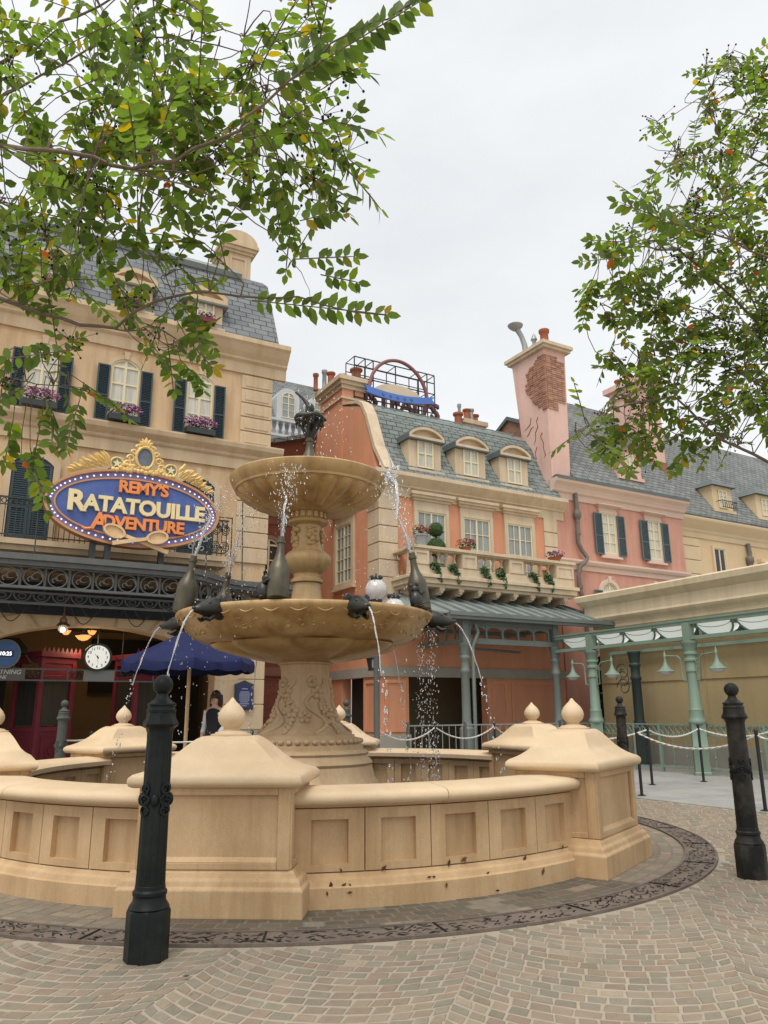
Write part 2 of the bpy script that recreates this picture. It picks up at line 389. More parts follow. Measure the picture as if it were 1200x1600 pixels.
# ------------------------------------------------------------------ ground
mortar = M('paving_mortar', (.385,.325,.25), .9, .12, 3, 60, .3, stain=(.34,.30,.25), stain_amt=.5)
paveg = bricks('grey_pavement_slabs', (.36,.36,.34), (.40,.395,.37), (.22,.22,.21), 1.6, 1.1, .010, .7, .15, off=.5)
stone_m = M('cobble_stone', (1,1,1), .75, .16, 14, 70, .35, attr=True, spec=.35)
FC = Vector((-.968, 9.5, 0)); A0 = math.radians(-93.84)
g = MB(); g.add([(-400,-60,0),(400,-60,0),(400,600,0),(-400,600,0)], [(0,1,2,3)])
tag(g.build('ground', mortar, loc=(0,0,0), uv=False), None, None, kind='structure')
g = MB(); g.add([(9.95,-2,.006),(30,-2,.006),(30,40,.006),(9.95,40,.006)], [(0,1,2,3)])
pv = g.build('pavement', paveg, None, origin=(0,0,0), loc=(0,0,0), rotz=PI/6); tag(pv, None, None, kind='structure')
STC = [(.285,.225,.165),(.305,.233,.17),(.27,.235,.175),(.31,.25,.183),(.262,.232,.172),(.297,.222,.163),(.272,.24,.18),(.325,.265,.195),(.25,.213,.158)]
sm = MB(); rs = random.Random(3)
def stone(c4, h=.004, dark=1.0):
    cx = sum(p[0] for p in c4)/4; cy = sum(p[1] for p in c4)/4
    zz = h*rs.uniform(.6, 1.25); tx = rs.uniform(-.02,.02); ty = rs.uniform(-.02,.02)
    lo = []; hi = []
    for (x, y) in c4:
        x += rs.uniform(-.006,.006); y += rs.uniform(-.006,.006)
        lo.append((x, y, .0005)); ix, iy = cx+(x-cx)*.93, cy+(y-cy)*.93
        hi.append((ix, iy, zz+tx*(ix-cx)+ty*(iy-cy)))
    b = rs.choice(STC); k = rs.uniform(.90, 1.10)*dark
    if rs.random() < .012: b = (.36,.29,.20)
    col = tuple(min(1, q*k) for q in b)
    sm.add(lo+hi, [(4,5,6,7),(0,1,5,4),(1,2,6,5),(2,3,7,6),(3,0,4,7)], col=col)
TH = math.radians(-14); ct, stt = math.cos(TH), math.sin(TH); WD, RR, PITCHR = 1.4, 1.05, .102
def ok(x, y):
    if (x-FC.x)**2+(y-FC.y)**2 < 4.46**2: return False
    if abs(x) > .6*y+.9 or y < 2.9 or y > 15 or (x < -3 and y > 8): return False
    return x*C30+y*S30 < 9.9
for i in range(-8, 9):
    for j in range(-60, 190):
        xc = i*WD; yb = j*PITCHR + (.07 if i % 2 else 0)
        # arc: circle centre above, bulging towards the viewer
        amax = math.asin(WD/2/RR); L0 = 2*amax*RR; n = round(L0/.108); a = -amax
        cuts = [0]
        for k in range(n): cuts.append(cuts[-1]+rs.uniform(.8, 1.2))
        cuts = [c/cuts[-1]*2*amax-amax for c in cuts]
        for k in range(n):
            gp = .0065/RR; q = []
            for (aa, dy) in ((cuts[k]+gp,.0125),(cuts[k+1]-gp,.0125),(cuts[k+1]-gp,PITCHR-.0125),(cuts[k]+gp,PITCHR-.0125)):
                lx = xc+RR*math.sin(aa); ly = yb-RR*math.cos(aa)+dy
                q.append((lx*ct-ly*stt, lx*stt+ly*ct))
            cx = sum(p[0] for p in q)/4; cy = sum(p[1] for p in q)/4
            if ok(cx, cy): stone(q)
for ri in range(5):                                        # courses between plinth and drain
    r0 = 3.55+ri*.115; r1 = r0+.10; n = int(2*PI*r0/.14)
    for k in range(n):
        a = 2*PI*(k+.5*(ri%2))/n; a1 = 2*PI*(k+1+.5*(ri%2))/n-.017/r0
        am = math.degrees((a+a1)/2) % 360
        wet = .50 if 262 < am < 318 and noise.noise(Vector((am*.15, ri*.6, 0))) > -.35 else .92
        stone([(FC.x+r*math.cos(b), FC.y+r*math.sin(b)) for r, b in ((r0,a),(r0,a1),(r1,a1),(r1,a))], dark=wet)
ob = sm.build('paving', stone_m, loc=(0,0,0), uv=False); tag(ob, None, None, kind='structure')

DMP = M('damp_mortar', (.19,.16,.125), .6, .15, 3, 60, .3)
g = MB(); g.add([((FC.x+r*math.cos(i*PI/60)), (FC.y+r*math.sin(i*PI/60)), .0015) for i in range(120) for r in (3.4,4.13)], [(2*i,2*i+1,(2*i+3)%240,(2*i+2)%240) for i in range(120)])
tag(g.build('path', DMP, loc=(0,0,0), uv=False), None, None, kind='structure')
# drain grate round the fountain
rust = M('rusted_grate', (.165,.13,.105), .75, .3, 6, 60, .3, stain=(.23,.18,.14), stain_amt=.6)
void = M('grate_slot', (.016,.013,.011), .9, 0, 1, 1, 0)
gr = thing('drain_grate', 'curved rusty iron drain grate circling the stone fountain', 'drain grate', (FC.x, FC.y, 0))
def annulus(mb, r0, r1, z0, z1, n=144, a0=0, a1=2*PI):
    full = abs(a1-a0-2*PI) < 1e-6; m = n if full else n+1; vs = []
    for i in range(m):
        a = a0+(a1-a0)*i/n
        for (r, z) in ((r0,z0),(r1,z0),(r1,z1),(r0,z1)): vs.append((r*math.cos(a), r*math.sin(a), z))
    fs = []
    for i in range(n):
        j = (i+1) % m
        for k in range(4): fs.append((4*i+k, 4*j+k, 4*j+(k+1)%4, 4*i+(k+1)%4))
    if not full: fs += [(3,2,1,0), tuple(4*n+k for k in range(4))]
    mb.add(vs, fs)
m = MB()
annulus(m, 4.125, 4.145, .002, .02); annulus(m, 4.40, 4.42, .002, .02); m.build('frame', rust, gr, uv=False)
m = MB(); annulus(m, 4.145, 4.40, .001, .012); pl = m.build('plate', rust, gr, uv=False)
m = MB()
for k in range(1700):
    a = rs.uniform(math.radians(170), math.radians(395)); r = rs.choice((4.175,4.21,4.245,4.28,4.315,4.35,4.38))+rs.uniform(-.012,.012)
    ang = a+PI/2+rs.choice((-.75,-.45,.45,.75))+rs.uniform(-.2,.2); lx, ly = rs.uniform(.018,.034), rs.uniform(.004,.0065)
    c = (r*math.cos(a), r*math.sin(a)); dx = Vector((math.cos(ang), math.sin(ang))); dy = Vector((-dx.y, dx.x))
    m.add([(c[0]+dx.x*u*lx+dy.x*v*ly, c[1]+dx.y*u*lx+dy.y*v*ly, .0155) for u, v in ((-1,0),(-.5,-1),(.6,-.8),(1,.2),(.4,1),(-.6,.8))], [(0,1,2,3,4,5)])
for k in range(24):
    a = k*PI/12+.05; m.rbox((4.27*math.cos(a), 4.27*math.sin(a), .017), .27, .012, .004, a)
m.build('slot_pattern', void, gr, uv=False)

# ------------------------------------------------------------------ fountain
fstone = M('golden_cast_stone', (.62,.43,.245), .62, .13, 2.2, 75, .22, stain=(.47,.28,.125), stain_amt=.5, streak=(.34,.20,.09), streak_amt=.6, spec=.35)
fcap = M('pale_cast_stone', (.68,.52,.34), .6, .10, 2.4, 75, .18, stain=(.58,.40,.22), stain_amt=.45, spec=.35)
fbowl = M('wet_cast_stone', (.50,.325,.14), .36, .10, 1.4, 60, .12, stain=(.60,.42,.21), stain_amt=.55, streak=(.22,.11,.035), streak_amt=.75, spec=.5)
fped = M('weathered_cast_stone', (.58,.42,.25), .6, .1, 1.6, 60, .14, stain=(.66,.50,.33), stain_amt=.5, streak=(.32,.19,.09), streak_amt=.5, spec=.4)
F = thing('fountain', 'tiered golden stone fountain with six square piers, basin and bronze bottles', 'fountain', tuple(FC))
PR = 3.33
def pillar():
    m = MB()
    m.rects((PR,0), [(.455,.655,0),(.455,.655,.18),(.435,.635,.2),(.425,.625,.235),(.40,.60,.25),(.385,.58,.285),(.365,.56,.295)])
    m.box(PR-.345,PR+.345,-.535,.535,.285,.845)
    # raised borders leave a sunk panel on each face
    x1 = PR+.345
    for sx, X in ((1,PR+.345),(-1,PR-.345)):
        xa, xb = sorted((X, X+sx*.034))
        m.box(xa,xb,-.545,-.455,.295,.84); m.box(xa,xb,.455,.545,.295,.84); m.box(xa,xb,-.455,.455,.295,.345); m.box(xa,xb,-.455,.455,.785,.84)
        m.add([(X,-.455,.345),(X,.455,.345),(X,.455,.375),(X,-.455,.375),(X+sx*.033,-.455,.345),(X+sx*.033,.455,.345)],[(4,5,2,3),(4,3,0),(5,1,2)])
    for sy in (1,-1):
        ya, yb = sorted((sy*.535, sy*.557))
        m.box(PR-.365,PR-.28,ya,yb,.297,.838); m.box(PR+.28,PR+.365,ya,yb,.297,.838); m.box(PR-.28,PR+.28,ya,yb,.297,.345); m.box(PR-.28,PR+.28,ya,yb,.785,.838)
    p = m.build('pillar', fstone, F, bevel=.008)
    m = MB(); secs = [(.385,.575,.835),(.405,.595,.838),(.425,.618,.85),(.435,.63,.878),(.43,.625,.905),(.408,.60,.928)]
    for (z, q) in ((.945,.85),(.965,.765),(1.0,.655),(1.04,.56),(1.08,.485),(1.115,.42),(1.145,.36),(1.168,.305),(1.183,.25)): secs.append((.06+.37*q, .03+.60*q, z))
    secs = [(a, b, z) for a, b, z in secs]
    m.rects((PR,0), secs); cap = m.build('cap', fcap, p, smooth=50)
    m = MB(); m.lathe([(.155,1.183),(.155,1.196),(.125,1.2),(.12,1.21),(.072,1.222),(.056,1.235),(.06,1.245),(.085,1.265),(.101,1.29),(.107,1.32),(.101,1.35),(.082,1.385),(.055,1.415),(.028,1.44),(.008,1.468),(0,1.47)], 28, (PR,0,0))
    m.build('finial', fcap, p, smooth=45)
    return p
P0 = pillar(); P0.rotation_euler = (0,0,A0)
for k in range(1,6): copy_tree(P0, rotz=A0+k*PI/3, parent=F)
def arcbox(mb, r0, r1, a0, a1, z0, z1, n=8): annulus(mb, r0, r1, z0, z1, n, a0, a1)
def arcprof(mb, prof, a0, a1, n=28):
    vs = []; k = len(prof)
    for i in range(n+1):
        a = a0+(a1-a0)*i/n
        for (r, z) in prof: vs.append((r*math.cos(a), r*math.sin(a), z))
    fs = [(i*k+j, (i+1)*k+j, (i+1)*k+(j+1)%k, i*k+(j+1)%k) for i in range(n) for j in range(k)]
    fs += [tuple(range(k-1,-1,-1)), tuple(n*k+j for j in range(k))]
    mb.add(vs, fs)
def wall_seg():
    hA = math.radians(30-8.7); m = MB()
    arcprof(m, [(3.1,0),(3.58,0),(3.58,.14),(3.56,.15),(3.545,.185),(3.515,.2),(3.505,.225),(3.455,.235),(3.455,.69),(3.1,.69)], -hA, hA)
    np_ = 5; st = 2*hA/np_
    for i in range(np_):
        a0 = -hA+i*st+.0011; a1 = a0+st-.0022; k = .034
        for (r0, r1) in ((3.445,3.505),(3.06,3.115)):
            arcbox(m,r0,r1,a0,a0+k,.235,.665,2); arcbox(m,r0,r1,a1-k,a1,.235,.665,2)
            arcbox(m,r0,r1,a0+k,a1-k,.235,.285,6); arcbox(m,r0,r1,a0+k,a1-k,.59,.665,6)
    s = m.build('basin_wall', fstone, F, smooth=30)
    m = MB()
    for (b0, b1) in ((-hA, -.045),(-.043, hA)):
        arcprof(m, [(3.02,.675),(3.50,.672),(3.52,.69),(3.575,.695),(3.60,.712),(3.608,.738),(3.598,.765),(3.57,.782),(3.52,.792),(3.30,.805),(3.08,.795),(3.0,.78),(2.97,.75),(2.975,.70)], b0, b1, 16)
    m.build('coping', fcap, s, smooth=40)
    return s
S0 = wall_seg(); S0.rotation_euler = (0,0,A0+PI/6)
for k in range(1,6): copy_tree(S0, rotz=A0+PI/6+k*PI/3, parent=F)
# pedestal
m = MB()
m.lathe([(.97,0),(.97,.25),(.95,.30),(.90,.50),(.885,.56),(.86,.60),(.84,.63),(.82,.70),(.80,.76),(.815,.79),(.79,.82),(.765,.84),(.755,.875),(.77,.90),(.745,.925),(.70,.94),(.70,.985),(.665,1.0),(.66,1.06),(.60,1.075),(.60,1.1),(.565,1.105),(.50,1.15),(.42,1.23),(.375,1.32),(.33,1.45),(.302,1.6),(.286,1.75),(.292,1.85),(.305,1.9),(.33,1.915),(.33,1.945)], 64)
ped = m.build('pedestal', fped, F, smooth=40)
m = MB()
for i in range(44):
    a = 2*PI*i/44; m.ball((.672*math.cos(a), .672*math.sin(a), 1.03), .036, 8, 5, sz=.8)
m.build('rope_moulding', fped, ped, smooth=60)
m = MB(); rr = random.Random(11)
def pedr(z): 
    P = [(1.1,.565),(1.15,.5),(1.23,.42),(1.32,.375),(1.45,.33),(1.6,.302),(1.75,.286),(1.9,.305)]
    for (z0,r0),(z1,r1) in zip(P, P[1:]):
        if z <= z1: return r0+(r1-r0)*(z-z0)/(z1-z0)
    return .33
for q in range(5):
    a0 = 2*PI*q/5 - 1.25
    path = []
    for i in range(16):
        z = 1.12+.62*i/15; a = a0+.35*math.sin(i*.55)+.02*i
        path.append(((pedr(z)+.008)*math.cos(a), (pedr(z)+.008)*math.sin(a), z))
    m.tube(path, [.03-.001*i for i in range(16)], 6)
    for (ac, zc, nb) in ((a0+.42, 1.5, 22),(a0+.6,1.28,14)):
        for b in range(nb):
            f = b/nb; z = zc-.16*f; sp = .17*(1-f*.8); a = ac+rr.uniform(-sp, sp)
            m.ball((pedr(z)*math.cos(a)*1.04, pedr(z)*math.sin(a)*1.04, z), .023, 7, 5)
    for (ac, zc, r) in ((a0+.28,1.58,.085),(a0+.65,1.36,.08),(a0-.2,1.30,.075),(a0+.05,1.7,.07)):
        for b in range(5):
            t = b*2*PI/5+.3; a = ac+.55*r/.33*math.cos(t); z = zc+.6*r*math.sin(t)
            m.ball((pedr(z)*math.cos(a), pedr(z)*math.sin(a), z), r*.5, 7, 5, sz=.9)
m.build('vine_relief', fped, ped, smooth=70)
# lower bowl
m = MB()
lob = lambda a, z, r: 1 + (.17*abs(math.sin(a*4+.4))**.6-.13 if .6 < r < 1.13 and z < 2.14 else 0)
m.lathe([(.3,1.93),(.42,1.94),(.5,1.955),(.66,1.985),(.86,2.03),(1.00,2.07),(1.08,2.11),(1.10,2.135),(1.10,2.15),(1.21,2.16),(1.24,2.17),(1.30,2.20),(1.37,2.25),(1.43,2.31),(1.47,2.355),(1.49,2.365),(1.51,2.39),(1.535,2.42),(1.555,2.45),(1.56,2.475),(1.55,2.495),(1.52,2.50),(1.45,2.49),(1.38,2.44),(1.2,2.38),(.3,2.36)], 96, mod=lob)
lb = m.build('lower_bowl', fbowl, F, smooth=40)
m = MB()
for i in range(34):
    a = 2*PI*i/34; pts = []
    for k in range(9):
        aa = a+k/8*2*PI/34; pts.append((1.525*math.cos(aa), 1.525*math.sin(aa), 2.405+.024*math.sin(k/8*2*PI)))
    m.tube(pts, .009, 5)
m.build('rim_ribbon', fbowl, lb, smooth=60)
m = MB()
for q in range(12):
    a0 = q*PI/6+.1
    for b in range(16):
        a = a0+rr.uniform(-.16,.16); z = rr.uniform(2.22,2.33); r = 1.32+(z-2.2)*.85
        m.ball((r*math.cos(a), r*math.sin(a), z), rr.uniform(.014,.03), 6, 4, sz=.7)
m.build('bowl_relief', fbowl, lb, smooth=60)
m = MB(); m.lathe([(0.05,2.455),(1.44,2.455)], 48); m.build('bowl_water', bpy.data.materials['pane_dark'], lb, uv=False)
# column between the bowls
m = MB()
flu = lambda a, z, r: 1+(.035*math.cos(a*12) if 3.02 < z < 3.28 else 0)
m.lathe([(.26,2.40),(.26,2.55),(.225,2.62),(.19,2.72),(.172,2.85),(.168,2.90),(.20,2.915),(.20,2.955),(.165,2.97),(.17,3.02),(.235,3.08),(.285,3.17),(.292,3.22),(.265,3.27),(.23,3.30),(.205,3.31),(.18,3.36),(.155,3.45),(.15,3.55),(.165,3.64),(.25,3.665),(.265,3.69),(.25,3.71),(.215,3.72),(.215,3.80),(.25,3.81)], 48, mod=flu)
colm = m.build('column', fbowl, F, smooth=40)
m = MB()
for i in range(18):
    a = 2*PI*i/18; m.rbox((.225*math.cos(a), .225*math.sin(a), 3.76), .03, .045, .07, a)
m.build('neck_dentil', fbowl, colm, smooth=30)
m = MB()
for i in range(4):
    a = i*PI/2+.5
    for b in range(26):
        z = 3.30+.30*rr.random(); aa = a+rr.uniform(-.32,.32); m.ball((.175*math.cos(aa), .175*math.sin(aa), z), rr.uniform(.022,.042), 6, 5)
m.build('column_relief', fbowl, colm, smooth=60)
# upper bowl
m = MB()
gad = lambda a, z, r: 1+((.15*abs(math.sin(a*12))-.11)*max(0, 1-abs(r-.58)/.36)**.6 if z < 4.06 else 0)
m.lathe([(.2,3.80),(.30,3.805),(.38,3.815),(.48,3.835),(.58,3.865),(.68,3.90),(.77,3.945),(.84,3.99),(.89,4.035),(.905,4.065),(.93,4.07),(.935,4.10),(.955,4.12),(.985,4.17),(1.0,4.21),(1.005,4.235),(.99,4.25),(.96,4.25),(.9,4.22),(.6,4.16),(.1,4.15)], 144, mod=gad)
m.build('upper_bowl', fbowl, F, smooth=35)
# bottle standing in the top bowl with a crown of splashing wire
BP = [(0,0),(.085,.0),(.10,.012),(.105,.05),(.105,.30),(.098,.345),(.078,.40),(.055,.45),(.042,.50),(.036,.56),(.034,.62),(.043,.625),(.043,.655),(.034,.66),(.034,.70),(0,.70)]
def bottle_mb(s=1.0, wide=1.0):
    m = MB(); m.lathe([(r*s*wide, z*s) for r, z in BP], 26); return m
tb = bottle_mb(.92, 1.35).build('top_bottle', bronze, F, smooth=40); tb.location = (0,0,4.2)
m = MB()
for k in range(6):
    a = k*PI/3+.3; pts = []
    for i in range(13):
        t = i/12; r = .04+.15*math.sin(t*1.9); pts.append((r*math.cos(a+t*.5), r*math.sin(a+t*.5), .64+.30*math.sin(t*PI*.62)-.14*t*t))
    m.tube(pts, [.022-.0012*i for i in range(13)], 6)
for k in range(80):
    a = rr.uniform(0,2*PI); r = rr.uniform(.05,.20); m.ball((r*math.cos(a), r*math.sin(a), .86+rr.uniform(-.06,.07)), rr.uniform(.012,.032), 6, 4)
m.tube([(.18*math.cos(a*PI/12), .18*math.sin(a*PI/12), .90+.015*math.sin(a)) for a in range(24)], .028, 6, closed=True)
m.tube([(0,0,.90),(-.01,0,1.0),(-.03,0,1.1),(-.11,0,1.2),(-.2,0,1.28)], [.05,.06,.035,.018,.012], 6)
m.ball((0,0,1.04), .062, 8, 6, sz=1.3)
m.build('splash_ornament', bronzed, tb, smooth=60)
# six bottles on the rim, leaning towards the middle
BA = [math.radians(q) for q in (-96,-20,90,146,196)]      # where the bottles stand
def bottle_part(k):
    ob = bottle_mb(1.0, 1.12).build('bottle', bronze, F, smooth=40)
    a = BA[k]; ob.location = (1.49*math.cos(a), 1.49*math.sin(a), 2.5)
    ob.rotation_euler = Matrix.Rotation(a, 4, 'Z').to_euler(); ob.rotation_euler.y = math.radians(-9)
    return ob, a
def rodent(mb):                                            # small furry figure hugging the bottle
    sgn = len(mb.v)
    mb.ball((.0,.155,.10), .075, 10, 8, sz=1.5); mb.ball((.0,.13,.235), .052, 10, 8, sz=1.0); mb.ball((.02,.10,.225), .026, 8, 6)
    for s in (-1,1):
        mb.ball((s*.04,.15,.285), .024, 8, 6, sy=.4); mb.tube([(s*.05,.145,.17),(s*.08,.10,.19),(s*.09,.06,.2)], [.024,.018,.013], 6)
        mb.ball((s*.05,.16,.02), .035, 8, 6, sz=.6)
    mb.tube([(0,.21,.03),(.05,.27,.02),(.13,.27,.03),(.18,.22,.03)], [.016,.012,.009,.005], 5)
    mb.v = [(x, -y, z) for x, y, z in mb.v]
bot0, a = bottle_part(0)
m = MB(); rodent(m); m.build('rodent_figure', bronzed, bot0, smooth=70)
m = MB()
for s in (-1,1):
    for (h, r, ph) in ((.22,.055,0),(.10,.04,.6)):
        pts = [(s*.02,0,.70),(s*.03,0,.76),(s*.04,.01,.70+h)]
        for i in range(12):
            t = i/11*1.6*PI; pts.append((s*(.04+r*(1-i/18)*(1-math.cos(t))), .01, .70+h+r*(1-i/18)*math.sin(t)))
        m.tube(pts, .006, 5)
m.build('wire_curl', galv, bot0, smooth=70)
for k in range(1,5):
    a = BA[k]; c = copy_tree(bot0, parent=F); c.location = (1.49*math.cos(a), 1.49*math.sin(a), 2.5); c.rotation_euler = (0, math.radians(-9), a)
# rodent-head water spouts on the rim
def spout():
    m = MB()
    m.lathe([(.0,-.17),(.07,-.16),(.105,-.10),(.115,-.02),(.10,.06),(.075,.13),(.048,.20),(.034,.25),(.0,.262)], 18)
    m.v = [(z, y, x+.02) for (x, y, z) in m.v]            # lathe axis turned outwards
    for s in (-1,1):
        m.ball((-.05, s*.105, .085), .05, 10, 8, sx=.45, sz=1.25); m.ball((.09, s*.058, .075), .022, 8, 6)
        m.tube([(.05,s*.05,-.07),(.12,s*.06,-.10),(.17,s*.045,-.075)], [.028,.022,.014], 6)
    m.ball((.262,0,.035), .022, 8, 6)
    m.ball((-.12,0,.0), .12, 10, 8, sx=1.2)
    return m.build('water_spout', bronzed, F, smooth=60)
sp0 = spout()
for k in range(6):
    a = A0+PI/6+k*PI/3; o = sp0 if k == 0 else copy_tree(sp0, parent=F)
    o.location = (1.56*math.cos(a), 1.56*math.sin(a), 2.42); o.rotation_euler = (0, math.radians(9), a)
# water
bw = MB(); bw.lathe([(0.5,.30),(3.08,.30)], 72)
basin_w = bpy.data.materials.new('basin_water')
def _bw():
    nt = nodes(basin_w); out = N(nt, 'ShaderNodeOutputMaterial'); b = N(nt, 'ShaderNodeBsdfPrincipled', i={'Base Color': (.22,.19,.14,1), 'Roughness': .08, 'Specular IOR Level': .6})
    tc = N(nt, 'ShaderNodeTexCoord'); n = noise_t(nt, tc.outputs['Object'], 9, 4, .6); bp = N(nt, 'ShaderNodeBump', i={'Strength': .5, 'Distance': .05})
    L(nt, n, bp.inputs['Height']); L(nt, bp.outputs[0], b.inputs['Normal']); L(nt, b.outputs[0], out.inputs[0])
_bw()
o = bw.build('water', basin_w, loc=tuple(FC), uv=False); tag(o, None, None, kind='structure')
rw = random.Random(5)
DM = MB()
def drop(mb, p, r): DM.ball(p, r, 5, 4, sz=rw.uniform(1,2.4))
WHERE = ['in front of the pedestal','towards the right-hand piers','at the right side of the bowl','behind the fountain column','behind the left side of the bowl','at the far left of the bowl','']
SP = ['at the front, in line with the lamp post','far right, before the grey canopy post','rear right behind the bowl','rear left behind the pedestal','far left of the bowl','front left, before the blue parasol']
for k in range(6):
    a = A0+PI/6+k*PI/3; m = MB(); pts = []
    for i in range(26):
        t = i/25*.68; r = 1.80+.85*t; z = 2.41-.25*t-4.3*t*t
        j = .012*i/25
        pts.append((r*math.cos(a)+rw.uniform(-j,j), r*math.sin(a)+rw.uniform(-j,j), z))
    m.tube(pts[:15], [.0115-.0004*i+rw.uniform(-.003,.003) for i in range(15)], 6)
    for i in range(14, 26):
        for q in range(4):
            p = pts[i]; jj = .03; drop(m, (p[0]+rw.uniform(-jj,jj), p[1]+rw.uniform(-jj,jj), p[2]+rw.uniform(-.06,.06)), rw.uniform(.003,.0125))
    o = m.build('water_stream', water_m, loc=tuple(FC), smooth=60, uv=False)
    tag(o, 'thin water arc from the spout '+SP[k], 'water', 'streams from the animal spouts')
JT = ['the front bottle before the column','the bottle before the balcony','the rear bottle behind the column','the rear left bottle','the far left bottle below the oval sign']
for k in range(5):
    a = BA[k]; m = MB(); r0 = 1.49-.11; pts = []
    for i in range(12):
        t = i/11; r = r0-.30*t; z = 3.15+1.05*t-.25*t*t; pts.append((r*math.cos(a)+rw.uniform(-.012,.012), r*math.sin(a)+rw.uniform(-.012,.012), z))
    m.tube(pts[:8], [.017-.0013*i+rw.uniform(-.004,.005) for i in range(8)], 6)
    for i in range(260):
        t = rw.random()**.8*1.15; r = r0-.30*t; sp_ = .015+.10*t; z = 3.2+1.05*t-.25*t*t
        drop(m, (r*math.cos(a)+rw.gauss(0,sp_), r*math.sin(a)+rw.gauss(0,sp_), z+rw.uniform(-.05,.05)), rw.uniform(.003,.008))
    o = m.build('water_jet', water_m, loc=tuple(FC), smooth=60, uv=False)
    tag(o, 'white jet of spray shooting up from '+JT[k], 'water', 'jets from the bronze bottles')
for i in range(800):                                       # loose droplets falling off both bowls
    a = rw.choice((-.15, 0, .1, 2.6, 3.0, 3.5, -2.2, -.6))+rw.gauss(0,.16); r = rw.uniform(1.05,1.62) if rw.random() < .7 else rw.uniform(.6,1.1)
    drop(m, (r*math.cos(a), r*math.sin(a), rw.uniform(.35, 2.35) if r > 1.4 else rw.uniform(2.5, 4.1)), rw.uniform(.003,.0075))
for i in range(420):
    a = math.radians(-8)+rw.gauss(0,.07); drop(m, (rw.uniform(1.36,1.6)*math.cos(a), 1.5*math.sin(a)+rw.gauss(0,.08), rw.uniform(.4, 2.35)), rw.uniform(.003,.0075))
for i in range(160):
    a = rw.uniform(0,2*PI); r = rw.uniform(.05,.45); drop(m, (r*math.cos(a)+.12, r*math.sin(a), rw.uniform(4.3,5.5)), rw.uniform(.003,.008))
# white frothy spill where the right jet meets the upper bowl
m = MB()
for (pp, r) in (([(1.0,-.25,4.18),(1.06,-.27,4.36),(1.03,-.26,4.52)],[.03,.018,.012]),([(1.0,-.3,4.2),(1.12,-.3,4.22),(1.17,-.32,4.35)],[.035,.02,.012]),([(1.05,-.3,4.2),(1.12,-.36,4.1),(1.14,-.42,3.9),(1.12,-.5,3.6)],[.03,.022,.018,.012])):
    m.tube(pp, r, 7)
for i in range(60): drop(m, (1.05+rw.gauss(0,.07), -.3+rw.gauss(0,.07), 4.2+rw.gauss(0,.1)), rw.uniform(.006,.02))
o = m.build('water_splash', water_m, loc=tuple(FC), smooth=60, uv=False); tag(o, 'white frothy splash leaping at the rim of the upper bowl', 'water')
o = DM.build('water_spray', water_m, loc=tuple(FC), smooth=60, uv=False); tag(o, 'loose water droplets falling all round the fountain bowls', 'water', kind='stuff')

# ------------------------------------------------------------------ bollards
def oct_(a, r): return 1.0
def bollard(mat, label, loc, rotz=0.0, group='cast iron bollards around the fountain', plain=False):
    b = thing('bollard', label, 'bollard', loc, rotz, group)
    m = MB(); m.lathe([(.125,0),(.125,.255),(.118,.27)], 8); m.lathe([(.118,.272),(.112,.285),(.095,.31),(.092,.335),(.098,.345),(.098,.36),(.088,.372),(.086,.395)], 24)
    m.build('base', mat, b, smooth=30, bevel=.004)
    m = MB(); flt = (lambda a, z, r: 1) if plain else (lambda a, z, r: 1-.055*max(0, math.cos(a*12))**2 if .42 < z < 1.22 else 1)
    m.lathe([(.084,.39),(.084,.44),(.083,.46),(.080,.80),(.0765,1.15),(.075,1.20),(.0765,1.215),(.0765,1.25)], 72, mod=flt)
    sh = m.build('shaft', mat, b, smooth=35)
    m = MB(); r_ = random.Random(2)
    for q in range(4):
        a0 = q*PI/2+PI/4
        for zz, rx in ((.80,.03),(.86,.036),(.92,.03)):
            pts = [(.085*math.cos(a0+rx/.085*math.cos(t*PI/6)), .085*math.sin(a0+rx/.085*math.cos(t*PI/6)), zz+.026*math.sin(t*PI/6)) for t in range(12)]
            m.tube(pts, .006, 5, closed=True)
        for i in range(10): 
            a = a0+r_.uniform(-.4,.4); m.ball((.083*math.cos(a), .083*math.sin(a), r_.uniform(.775,.945)), .009, 6, 4)
        a = a0+PI/4; m.ball((.078*math.cos(a), .078*math.sin(a), .86), .024, 8, 6, sz=1.6)
    m.build('relief_band', mat, sh, smooth=60)
    m = MB(); m.lathe([(.08,1.245),(.085,1.265),(.104,1.28),(.108,1.29),(.104,1.30),(.09,1.325),(.085,1.36)], 8 if not plain else 28)
    m.lathe([(.086,1.36),(.088,1.375),(.08,1.385),(.08,1.395),(.086,1.40),(.086,1.41),(.072,1.418),(.05,1.435),(.036,1.455),(.034,1.47)], 28); m.build('collar', mat, b, smooth=30)
    m = MB(); m.ball((0,0,1.522), .061, 24, 16); m.build('ball', mat, b, smooth=80)
    return b
bollard(bollard_m, 'dark green fluted bollard standing before the fountain pier', (-1.37,4.86,0), .2)
bollard(bollard_k, 'black plain-shafted bollard on the cobbles, a rope post close behind it', (3.04,6.94,0), .5, plain=True)
bollard(bollard_g, 'faded grey bollard by the red ticket booth', (-5.26,13.0,0), .3)
bollard(bollard_k, 'dull black bollard between the fountain pier and the sage pillars', (3.84,13.0,0), .3, plain=True)
bollard(bollard_g, 'small grey-green bollard behind the fountain at the dark doorway', (-.74,15.0,0), .1)

